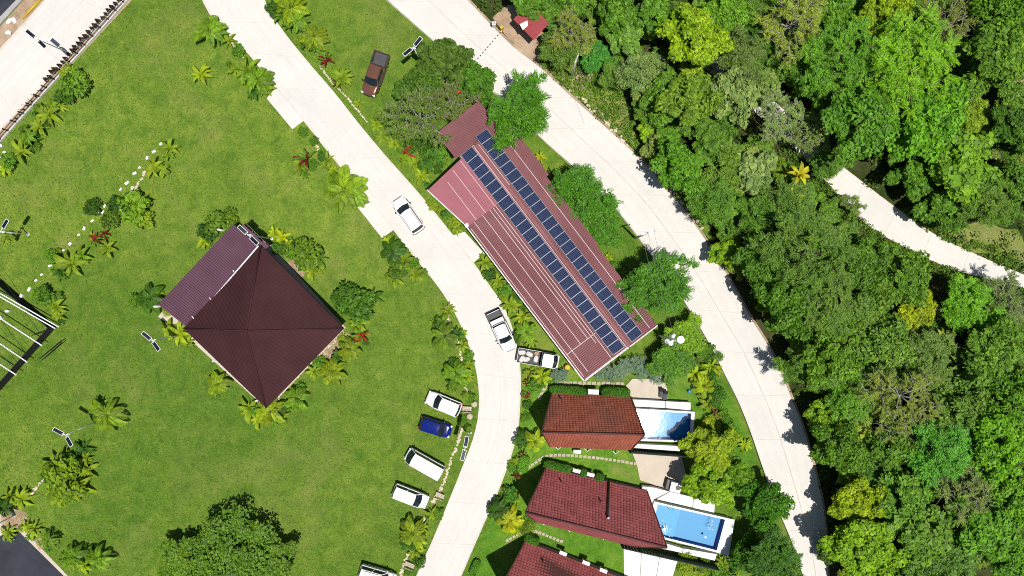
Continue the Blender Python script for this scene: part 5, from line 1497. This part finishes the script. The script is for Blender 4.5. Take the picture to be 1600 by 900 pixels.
for bed, lst in BEDS.items():
    if bed.startswith('alone') or 'wood' in bed or 'behind' in bed: continue
    for it in lst:
        if DENSE.random() < .15: continue
        x, y, r = it[:3]; a = DENSE.uniform(0, 6.28); d = r * DENSE.uniform(.5, .9)
        px, py = x + math.cos(a) * d, y + math.sin(a) * d; w = P(px, py)
        if any(bool(inside(rp, np.array([w.x]), np.array([w.y]))[0]) for rp in roads_poly): continue
        k = DENSE.choice(['shrub', 'rosette', 'fine', 'shrub', 'rosette', 'palm'])
        plant(bed, px, py, max(6, r * DENSE.uniform(.4, .65)), k, DENSE.choice([C_DK, C_GRN, (.14, .2, .02), (.17, .21, .02), (.09, .15, .018)]))
for x, y, r in SILVROW: plant('below the long building', x, y, r, 'silver')
for (bed, kd), lst in PLANTS.items():
    lst.sort(key=lambda q: q[0])
    for i, (_, _, o) in enumerate(lst):
        o['label'] = f'{kd} {bed}' + ((f', {ordinal(i)} from the top') if len(lst) > 1 else '')

# clipped hedges by the houses
def hedge(label, px, py, wpx, hpx, ang, z, color):
    g = np.random.default_rng(int(px + py)); W, D = wpx / PPM, hpx / PPM
    n = int(W * D * 420) + 60
    u = g.uniform(-1, 1, n); v = g.uniform(-1, 1, n)
    keep = (np.abs(u) ** 4 + np.abs(v) ** 3) < 1.0
    u, v = u[keep], v[keep]
    edge = np.maximum(np.abs(u) ** 4, np.abs(v) ** 2)
    zz = z * (1 - .35 * edge) + g.uniform(-.06, .06, len(u))
    c = np.stack([u * W / 2, v * D / 2, zz], 1)
    nrm = np.stack([u * .5, v * .8, np.ones_like(u)], 1) + g.normal(size=(len(u), 3)) * .4
    d = g.normal(size=(len(u), 3)); d -= nrm * np.sum(d * nrm, 1, keepdims=True) / np.sum(nrm * nrm, 1, keepdims=True)
    Q = [leaf_quads(c, d, nrm / np.linalg.norm(nrm, axis=1, keepdims=True), g.uniform(.1, .2, len(u)), g.uniform(.06, .1, len(u)))]
    m = n; t = g.uniform(0, 2 * np.pi, m); h = g.uniform(.05, z * .7, m)
    cx = np.sign(np.cos(t)) * np.abs(np.cos(t)) ** .5 * W / 2; cy = np.sign(np.sin(t)) * np.abs(np.sin(t)) ** .6 * D / 2
    nn = np.stack([np.cos(t), np.sin(t), np.full(m, .3)], 1) + g.normal(size=(m, 3)) * .35
    Q.append(leaf_quads(np.stack([cx, cy, h], 1), np.cross(nn, g.normal(size=(m, 3))), nn / np.linalg.norm(nn, axis=1, keepdims=True), g.uniform(.1, .2, m), g.uniform(.06, .1, m)))
    p = P(px, py, z * .8); p.z = 0
    r = empty('hedge', p, -math.radians(ang), label, 'hedge', 'clipped hedges by the houses')
    o = link('foliage', quads_mesh(np.concatenate(Q), M['leaf']), r); set_color(o, color)
    MB().prism([(math.copysign(abs(math.cos(a)) ** .5, math.cos(a)) * W * .42, math.copysign(abs(math.sin(a)) ** .6, math.sin(a)) * D * .4) for a in [2 * math.pi * k / 14 for k in range(14)]], 0, z * .78).obj('inner_branches', M['bark'], r)
HG = (.05, .135, .016)
hedge('long clipped hedge against the orange-brown house, nearer the driveway', 888, 611, 58, 15, 4, 1.5, HG)
hedge('clipped hedge against the orange-brown house beside the patio', 963, 614, 44, 17, 3, 1.5, HG)
hedge('clipped hedge at the left corner of the dark red house', 865, 729, 32, 14, 14, 1.5, HG)
hedge('rounded clipped hedge on the dark red house, second from the corner', 884, 734, 17, 15, 14, 1.5, HG)
hedge('small clipped bush between two white units of the dark red house', 911, 741, 11, 16, 14, 1.5, HG)
hedge('rounded clipped bush beside the flue of the dark red house', 937, 748, 14, 15, 14, 1.5, HG)
hedge('clipped hedge at the corner of the bottom-edge house', 831, 845, 24, 13, 24, 1.5, HG)
hedge('pale clipped oblong hedge standing alone by the driveway', 818, 726, 17, 26, 12, .9, (.11, .25, .02))
hedge('clipped hedge along the lawn of the red house facing the driveway', 803, 775, 20, 12, 60, .8, (.08, .2, .018))
hedge('low clipped hedge at the bottom edge beside the driveway', 742, 888, 12, 26, 25, .7, (.08, .2, .018))

# ------------------------------------------------------------------ solar street lamps
M['lamp_panel'] = plain('lamp_panel', (.008, .011, .02), .3, .2, 3, coord='O')
def lamp(label, base, top, pa, pb, h=6.5):
    """pole between base (ground) and the panel joint; pa, pb: panel centres in the photo"""
    B = P(*base); T = P(*top, h)
    r = empty('solar_street_lamp', B, 0, label, 'street lamp', 'solar street lamps')
    T = Vector((T.x, T.y, h))
    pin(MB().tube([B, B.lerp(T, .5), T], .075, .05, 8).obj('pole', M['white_metal'], smooth=True), r)
    pin(MB().lathe(B, [(.2, 0), (.2, .04), (.09, .06), (.09, .3)], 10).obj('base_plate', M['steel']), r)
    for p in (pa, pb):
        c = P(*p, h + .15); d = (c - T); d.z = 0; d.normalize(); L = 1.15
        s = Vector((-d.y, d.x, 0)); up = Vector((0, 0, 1)); x = (d + up * .12).normalized(); n = x.cross(s).normalized()
        if n.z < 0: n = -n
        R = Matrix((x, n.cross(x), n)).transposed().to_4x4()
        a = MB().box((0, 0, 0), (L + .06, .46, .05)).obj('panel_frame', M['white_metal'], bevel=.01); a.matrix_world = Matrix.Translation(c) @ R; pin(a, r)
        q = MB().box((0, 0, .03), (L - .04, .37, .012)).obj('panel_face', M['lamp_panel'], a)
        pin(MB().bar(T, c - d * L * .4, .06).obj('bracket', M['white_metal']), r)
    pin(MB().box(T - Vector((0, 0, .35)), (.4, .2, .1)).obj('lamp_head', M['white_metal'], bevel=.02), r)
    return r
lamp('solar lamp leaning over the street in the top-left corner', (106, 82), (58, 61), (48, 53), (66, 69), 5.6)
lamp('solar lamp on the upper lawn beside the green tree', (659, 99), (646, 74), (637, 81), (653, 65), 6.0)
lamp('solar lamp left of the pavilion corner', (283, 524), (238, 532), (229, 525), (244, 541), 6.3)
lamp('solar lamp on the lower left lawn by the palm', (156, 656), (103, 680), (91, 674), (108, 690), 6.3)
lamp('solar lamp in front of the pavilion top corner', (424, 373), (388, 367), (379, 359), (397, 376), 6.6)
lamp('solar lamp beside the driveway next to the blue car', (734, 676), (727, 699), (728.5, 690), (724, 711), 6.8)
lamp('solar lamp at the left edge above the netted court', (44, 366), (1, 362), (8, 350), (-6, 376), 4.5)
lamp('solar lamp at the dark court in the bottom-left corner', (21, 806), (-34, 834), (-44, 828), (-30, 846), 6.3)

# ------------------------------------------------------------------ street fence with brown shrubs
A, B = P(208, -8), P(-20, 245)
f = empty('boundary_fence', A, 0, 'black railing on a low wall between the street and the lawn', 'fence')
pin(MB().bar(A + Vector((0, 0, .15)), B + Vector((0, 0, .15)), .22, .3).obj('low_wall', M['kerb']), f)
for z in (.55, .95): pin(MB().bar(A + Vector((0, 0, z)), B + Vector((0, 0, z)), .05, .05).obj('rail', M['black_metal']), f)
n = 19; pm = MB().box((0, 0, .65), (.12, .12, 1.1)).box((0, 0, 1.22), (.17, .17, .05)).mesh(M['black_metal'])
for i in range(n + 1):
    o = link('post', pm); o.location = A.lerp(B, i / n); o.rotation_euler = (0, 0, .85); pin(o, f)
M['brown_leaf'] = foliage('brown_leaf', (.075, .045, .022), .5, .15)
def cone_shrub(seed):
    g = np.random.default_rng(seed); m = 260
    t = g.random(m) ** 1.3; a = g.uniform(0, 6.28, m); r = .3 * (1 - t * .85) * g.uniform(.6, 1.05, m)
    c = np.stack([np.cos(a) * r, np.sin(a) * r, .12 + t * .75], 1)
    nn = np.stack([np.cos(a), np.sin(a), np.full(m, .6)], 1) + g.normal(size=(m, 3)) * .3
    return quads_mesh(leaf_quads(c, np.stack([np.cos(a) * .3, np.sin(a) * .3, np.ones(m)], 1) + g.normal(size=(m, 3)) * .4, nn, g.uniform(.1, .18, m), g.uniform(.05, .09, m)), M['brown_leaf'])
CS = [cone_shrub(1), cone_shrub(2)]
for i in range(23):
    t = i / 22; x, y = 187 + (74 - 187) * t + random.uniform(-1, 1), 1 + (126 - 1) * t + random.uniform(-1, 1)
    r = empty('brown_shrub', P(x, y), random.uniform(0, 6), f'small brown cone shrub beside the street railing, {ordinal(i)} from the top', 'shrub', 'brown shrubs along the street')
    o = link('foliage', CS[i % 2], r); s = random.uniform(.8, 1.15); o.scale = (s, s, s * .9); st = link('stem', STEM, r); st.scale = (.5, .5, .3)
for i, (x, y) in enumerate(((66, 142), (58, 152), (52, 160), (45, 166), (39, 172), (33, 180), (27, 186))):
    r = empty('black_sapling', P(x, y), random.uniform(0, 6), f'thin dark sapling stub beside the street railing, {ordinal(i)} from the top', 'sapling', 'dark saplings along the street')
    a = random.uniform(0, 6)
    MB().tube([(0, 0, 0), (.1 * math.cos(a), .1 * math.sin(a), .5), (.25 * math.cos(a), .25 * math.sin(a), .9)], .05, .02, 6).obj('stem', M['black_metal'], r)
    o = link('foliage', CS[0], r); o.scale = (.45, .45, .5)

# white blocks in a row across the lawn
M['block'] = plain('block', (.78, .77, .75), .6, .06, 3, dirt=(.6, .58, .52))
bm_ = MB().box((0, 0, .13), (.52, .26, .22)).mesh(M['block'], bevel=.03)
BLK = [(252, 225), (241, 237), (231, 247), (219, 262), (211, 271), (199, 286), (189, 296), (178, 310), (164, 322), (162, 332), (154, 334), (145, 345), (132, 357), (124, 367), (110, 381), (100, 391), (88, 404), (79, 415), (66, 429), (57, 438), (46, 452), (36, 463)]
for i, (x, y) in enumerate(BLK):
    o = link('white_block', bm_); o.location = P(x, y); o.rotation_euler = (0, 0, math.radians(48) + random.uniform(-.4, .4)); o.location.z -= random.uniform(0, .12); o.scale = (random.uniform(.6, 1.15), random.uniform(.7, 1.15), 1)
    tag(o, f'white concrete block in the row across the lawn, {ordinal(i)} from the top', 'block', 'white blocks across the lawn')
for i, (x, y) in enumerate(((85, 711), (75, 722), (72, 737), (3, 228), (8, 238), (1, 246))):
    o = link('white_block', bm_); o.location = P(x, y); o.rotation_euler = (0, 0, random.uniform(0, 3)); o.scale = (.7, .8, .8)
    tag(o, ['white block beside the big lower-left shrub, top one', 'white block beside the big lower-left shrub, middle one', 'white block beside the big lower-left shrub, bottom one', 'white block by the fence bed at the left edge, top one', 'white block by the fence bed at the left edge, middle one', 'white block by the fence bed at the left edge, bottom one'][i], 'block', 'white blocks across the lawn')

# ------------------------------------------------------------------ netted court at the left edge
h = 1.5
cn, nw, sw = P(88, 511), P(-60, 384), P(-70, 690)
ce = empty('netted_court', cn, 0, 'black netted court enclosure with white roof beams at the left edge', 'enclosure')
M['net'] = plain('net', (.012, .014, .013), .8, .3, 5)
for a, b in ((cn, nw), (cn, sw)):
    L = (b - a).length; n = int(L / 2.4)
    for i in range(n + 1):
        q = a.lerp(b, i / n); pin(MB().tube([q, q + Vector((0, 0, h))], .07, .07, 8).obj('post', M['black_metal'], smooth=True), ce)
    for z in (.1, h * .5, h): pin(MB().bar(a + Vector((0, 0, z)), b + Vector((0, 0, z)), .08, .08).obj('rail', M['black_metal']), ce)
    net = MB(); k = int(L / .09)
    for i in range(k + 1):
        q = a.lerp(b, i / k); net.bar(q, q + Vector((0, 0, h)), .05, .03)
    for z in np.arange(.1, h, .09): net.bar(a + Vector((0, 0, z)), b + Vector((0, 0, z)), .03, .05)
    tag(pin(net.obj('net', M['net']), ce), kind='stuff')
for p0, p1 in (((-75, 420), (86, 513)), ((-80, 412), (92, 511)), ((-75, 448), (66, 540)), ((-60, 496), (43, 566)), ((-60, 530), (26, 586))):
    a, b = P(*p0, h), P(*p1, h); pin(MB().bar(a, b, .12, .12).obj('roof_beam', M['white_metal']), ce)
for p0, p1 in (((-10, 415), (65, 525)), ((-20, 470), (45, 558)), ((-30, 520), (28, 582))):
    pin(MB().bar(P(*p0, h - .2), P(*p1, h - .2), .035).obj('beam_shadow_bar', M['black_metal']), ce)  # black bars stand in for the shadows cast by the roof beams
for p0, p1, z0 in (((62, 560), (96, 532), .4), ((66, 562), (97, 535), .5), ((50, 524), (84, 514), .8)):
    pin(MB().bar(P(*p0, z0), P(*p1, z0 + .6), .08).obj('brace', M['black_metal']), ce)
bmw = MB().box((0, 0, .2), (.45, .3, .4)).mesh(M['block'], bevel=.05)
for i, (x, y) in enumerate(((14, 486), (36, 462), (4, 496))):
    o = link('white_box', bmw); o.location = P(x, y); o.rotation_euler = (0, 0, i * 1.1); tag(o, ['small white box on the grass inside the netted court', 'small white box against the net of the court', 'small white box at the left edge inside the netted court'][i], 'box')

# ------------------------------------------------------------------ utility poles and wires
def upole(label, base, h, arms, top=None):
    b = P(*base); r = empty('utility_pole', b, 0, label, 'utility pole', 'utility poles')
    t = b + Vector((0, 0, h)) if top is None else P(*top, h)
    pin(MB().tube([b, t], .15, .1, 9).obj('pole', M['steel'], smooth=True), r)
    for (dx, dy, z, L) in arms:
        d = Vector((dx, dy, 0)).normalized(); c = b.lerp(t, z / h)
        pin(MB().bar(c - d * L / 2, c + d * L / 2, .1).obj('cross_arm', M['steel']), r)
        for k in (-.45, 0, .45):
            pin(MB().lathe(c + d * L * k, [(.05, .05), (.07, .1), (.04, .2), (.06, .26), (.02, .32)], 8).obj('insulator', M['white_metal'], smooth=True), r)
    return r, t
u1, t1 = upole('utility pole with cross arm between the two road-side trees', (992, 372), 8.0, [(1, .3, 7.6, 1.8)])
u2, t2 = upole('utility pole carrying white transformers below the south-east roof corner', (1030, 524), 8.2, [(1, .3, 7.8, 1.8)])
for i, (dx, dy) in enumerate(((-.75, -.1), (-.35, -.35), (-.05, .45))):
    c = t2 + Vector((dx, dy, -1.3)); pin(MB().lathe(c, [(.24, 0), (.27, .05), (.27, .65), (.2, .74), (.05, .8)], 14).obj('transformer', M['white_metal'], smooth=True), u2)
pin(MB().lathe(t2 + Vector((.55, .1, -.2)), [(.05, 0), (.35, .1), (.42, .25), (.38, .26), (.05, .14)], 16).obj('dish', M['white_metal'], smooth=True), u2)
u3, t3 = upole('utility pole with lamp at the roadside near the red shed', (893, 120), 6.5, [(.4, 1, 6.3, 1.2)])
M['wire'] = plain('wire', (.12, .12, .12), .6, .1, 3)
def wire(label, a, b, sag):
    pts = [a.lerp(b, i / 14) - Vector((0, 0, sag * 4 * (i / 14) * (1 - i / 14))) for i in range(15)]
    tag(MB().tube(pts, .014, .014, 4).obj('overhead_wire', M['wire']), label, 'wire', 'overhead wires')
for k, nm in ((-.4, 'left'), (.0, 'middle'), (.4, 'right')):
    wire(f'{nm} overhead wire between the two poles beside the long building', t1 + Vector((k * 1.6, k * .5, -.1)), t2 + Vector((k * 1.6, k * .5, -.1)), .5)
wire('overhead wire from the transformer pole towards the lower gardens', t2, P(1100, 640, 7), .5)
wire('overhead wire from the roadside pole down along the verge', t3, P(940, 190, 6.5), .4)

# ------------------------------------------------------------------ roadside barrier, red shed, odds and ends
M['red_roof'] = plain('red_roof', (.3, .045, .05), .55, .15, .8)
sh = empty('shed', P(828, 45), 0, 'small shed with red roof half hidden under roadside trees', 'shed')
q = [P(802, 30, 2.6), P(834, 63, 2.6), P(858, 36, 3.0), P(826, 5, 3.0)]
for i in range(6):
    u0, u1 = i / 6, (i + 1) / 6
    pin(ribbed(q[0].lerp(q[1], u0), q[0].lerp(q[1], u1), q[3].lerp(q[2], u1), q[3].lerp(q[2], u0), 3, .04, M['red_roof'], 'roof_sheet', None), sh)
pin(MB().prism([P(808, 30), P(832, 56), P(850, 36), P(826, 12)], 0, 2.5).obj('wall', M['wall_cream']), sh)
o = MB().prism(poly_px([(812, 38), (824, 32), (825, 40), (817, 47)], 3.0), 2.95, 3.02).obj('white_tarp', M['white_paint']); tag(o, 'white sheet lying on the red shed roof', 'tarp')
bar = empty('road_barrier', P(783, 50), 0, 'thin striped barrier lying across the outer road', 'barrier')
a, b = P(784, 48, .9), P(742, 97, .9)
k = 22
for i in range(k):
    pin(MB().bar(a.lerp(b, i / k), a.lerp(b, (i + .98) / k), .09, .07).obj('stripe', M['black_metal'] if i % 2 else M['white_metal']), bar)
M['yellow'] = plain('yellow', (.55, .38, .02), .5, .1, 2)
pin(MB().box(P(784, 47) + Vector((0, 0, .5)), (.35, .35, 1.0), rz=.8).obj('post', M['yellow'], bevel=.03), bar)
o = MB().box((0, 0, .55), (.4, .3, 1.1)).box((0, 0, 1.2), (.5, .4, .12)).obj('control_box', M['steel'], bevel=.02); o.location = P(772, 42); tag(o, 'grey control box beside the road barrier', 'box')
# top-left corner litter and yellow pole
o = MB().tube([P(64, -2, .08), P(50, 13, .08), P(35, 29, .08)], .12, .12, 8).obj('yellow_pole', M['yellow'], smooth=True); tag(o, 'yellow pole lying on the bare earth beside the street', 'pole')
def lump(seed, s):
    bm = bmesh.new(); bmesh.ops.create_icosphere(bm, subdivisions=2, radius=1); rr = random.Random(seed)
    for v_ in bm.verts: v_.co = Vector((v_.co.x * s[0], v_.co.y * s[1], v_.co.z * s[2])) * rr.uniform(.75, 1.2)
    me = bpy.data.meshes.new('bag'); bm.to_mesh(me); bm.free(); me.materials.append(M['white_paint']); return me
for i, (x, y, l) in enumerate(((16, 34, 'white bag on the bare earth, left one of the pair'), (24, 33, 'white bag on the bare earth, right one of the pair'), (15, 52, 'white bag on the bare earth at the street edge, lowest'))):
    o = link('plastic_bag', lump(i, (.42, .28, .22))); o.location = P(x, y) + Vector((0, 0, .15)); o.rotation_euler = (0, 0, i * 1.2 + .8); tag(o, l, 'bag')
# benches
M['bench_wood'] = plain('bench_wood', (.5, .42, .33), .8, .2, 2)
def bench(label, px, py, ang, L=1.3):
    r = empty('bench', P(px, py), -math.radians(ang), label, 'bench', 'benches along the driveway bed')
    for k in range(3): MB().box((0, -.2 + k * .17, .45), (L, .14, .05)).obj('seat_slat', M['bench_wood'], r, bevel=.01)
    MB().box((0, -.42, .72), (L, .05, .22)).obj('backrest', M['bench_wood'], r, bevel=.01)
    for sx in (-1, 1):
        MB().box((sx * L * .4, -.05, .22), (.08, .5, .44)).obj('leg', M['stone'], r)
        MB().box((sx * L * .4, -.42, .42), (.07, .05, .8)).obj('back_post', M['bench_wood'], r)
bench('pale slatted bench beside the uppermost parked white car', 730, 637, 3, 1.1)
bench('pale bench beside the driveway below the white van', 688, 772, 22, 1.1)
bench('pale bench in the lowest driveway bed near the bottom edge', 641, 880, 22, 1.2)
for i, (x, y) in enumerate(((741, 631), (734, 650))):
    o = MB().lathe((0, 0, 0), [(.36, 0), (.4, .25), (.3, .4), (.1, .46)], 12).obj('round_stone_seat', M['stone_pale'], smooth=True); o.location = P(x, y); tag(o, ['round pale stone seat, upper of two beside the driveway', 'round pale stone seat, lower of two beside the driveway'][i], 'seat')
# air-conditioning units along the houses
def ac(label, px, py, ang, z=.15, s=1.0):
    r = empty('outdoor_unit', P(px, py, z + .6), -math.radians(ang), label, 'outdoor unit', 'white outdoor units by the houses'); r.location.z = z; r.scale = (s, s, s)
    MB().box((0, 0, .3), (.9, .42, .6)).obj('casing', M['white_metal'], r, bevel=.03)
    vs = [(-.12 + .25 * math.cos(t), .217, .3 + .25 * math.sin(t)) for t in [2 * math.pi * k / 18 for k in range(18)]]
    link('fan_grille', mesh(vs, [list(range(18))], M['plastic']), r)
    MB().box((-.3, 0, -.05), (.06, .4, .1)).box((.3, 0, -.05), (.06, .4, .1)).obj('foot', M['black_metal'], r)
ac('white outdoor unit between the hedges of the orange-brown house', 927, 612, 2, .9, 1.4)
ac('white outdoor unit on the garden side below the orange-brown house', 902, 706, 4)
ac('white outdoor unit by the dark red house, nearer the driveway', 901, 736, 14, .9)
ac('white outdoor unit by the dark red house, nearer the flue', 923, 742, 14, .9)
ac('white outdoor unit by the bottom-edge house, nearer the driveway', 880, 865, 22, .9)
ac('white outdoor unit by the bottom-edge house, middle', 916, 880, 22, .9)
ac('white outdoor unit by the bottom-edge house at the bottom edge', 943, 892, 22, .9)
r = empty('pool_heater', P(1055, 761, .8), -math.radians(14), 'large white box with black round fan beside the blue pool', 'pool heater'); r.location.z = .1
MB().box((0, 0, .5), (1.3, 1.15, 1.0)).obj('casing', M['white_metal'], r, bevel=.04)
MB().lathe((.25, .05, 1.0), [(.3, 0), (.3, .03), (.22, .035)], 20).obj('fan_grille', M['plastic'], r)
MB().box((-.95, .1, .4), (.35, 1.2, .8)).obj('side_cabinet', M['plastic'], r, bevel=.02)
for i, (x, y) in enumerate(((1033.5, 613), (1039.5, 617))):
    r = empty('lounger', P(x, y, .4), -math.radians(92), 'dark lounger on the patio, ' + ('left of the pair' if i == 0 else 'right of the pair'), 'lounger', 'loungers on the patio'); r.location.z = .1
    MB().box((.25, 0, .32), (.75, .5, .1)).obj('seat', M['bed_grey'], r, bevel=.03)
    MB().box((-.32, 0, .5), (.5, .5, .1), M=Matrix.Rotation(.6, 3, 'Y')).obj('backrest', M['plastic'], r, bevel=.03)
    for sx in (-.4, .5):
        for sy in (-.2, .2): MB().box((sx, sy, .14), (.06, .06, .28)).obj('leg', M['black_metal'], r)
o = MB().lathe((0, 0, 0), [(.28, 0), (.32, .5), (.34, .55), (.3, .6)], 14).obj('bucket', M['yellow'], smooth=True); o.location = P(886, 573); tag(o, 'small yellow bucket at the corner of the long building', 'bucket')
M['blue_plastic'] = plain('blue_plastic', (.08, .28, .5), .5, .15, 2)
for i, (x, y, l) in enumerate(((963, 754, 'light blue mat beside the dark red house'), (1076, 611, 'light blue can on the grass by the yellow palm'))):
    o = MB().lathe((0, 0, 0), [(.2, 0), (.22, .3), (.12, .45), (.06, .5)], 12).obj('water_can', M['blue_plastic'], smooth=True); o.location = P(x, y); o['label'] = l.replace('mat', 'can'); o['category'] = 'can'
# white marks and a round float on the blue pool
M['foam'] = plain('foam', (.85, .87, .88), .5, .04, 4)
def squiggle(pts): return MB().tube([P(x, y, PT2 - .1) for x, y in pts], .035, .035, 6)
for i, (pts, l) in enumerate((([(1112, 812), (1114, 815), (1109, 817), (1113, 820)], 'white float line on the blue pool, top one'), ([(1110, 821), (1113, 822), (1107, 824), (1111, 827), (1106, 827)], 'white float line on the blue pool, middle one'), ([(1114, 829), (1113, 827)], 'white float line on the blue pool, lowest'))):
    tag(squiggle(pts).obj('white_squiggle', M['foam'], smooth=True), l, 'float', 'white floats on the blue pool')  # thin white tubes drawing the squiggly marks on the water
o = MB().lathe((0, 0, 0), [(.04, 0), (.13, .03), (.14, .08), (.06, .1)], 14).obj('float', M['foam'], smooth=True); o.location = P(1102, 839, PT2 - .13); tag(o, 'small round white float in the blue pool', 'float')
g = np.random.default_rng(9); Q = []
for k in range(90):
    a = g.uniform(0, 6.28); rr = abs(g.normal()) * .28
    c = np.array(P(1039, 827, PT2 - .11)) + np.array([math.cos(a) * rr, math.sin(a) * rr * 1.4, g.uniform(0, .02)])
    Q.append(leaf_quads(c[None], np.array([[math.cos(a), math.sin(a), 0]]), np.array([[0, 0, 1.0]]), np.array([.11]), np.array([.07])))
tag(link('white_patch', quads_mesh(np.concatenate(Q), M['foam'])), 'white patch of foam at the roof edge of the blue pool', 'foam', kind='stuff')  # small white quads gathered into a loose patch on the water
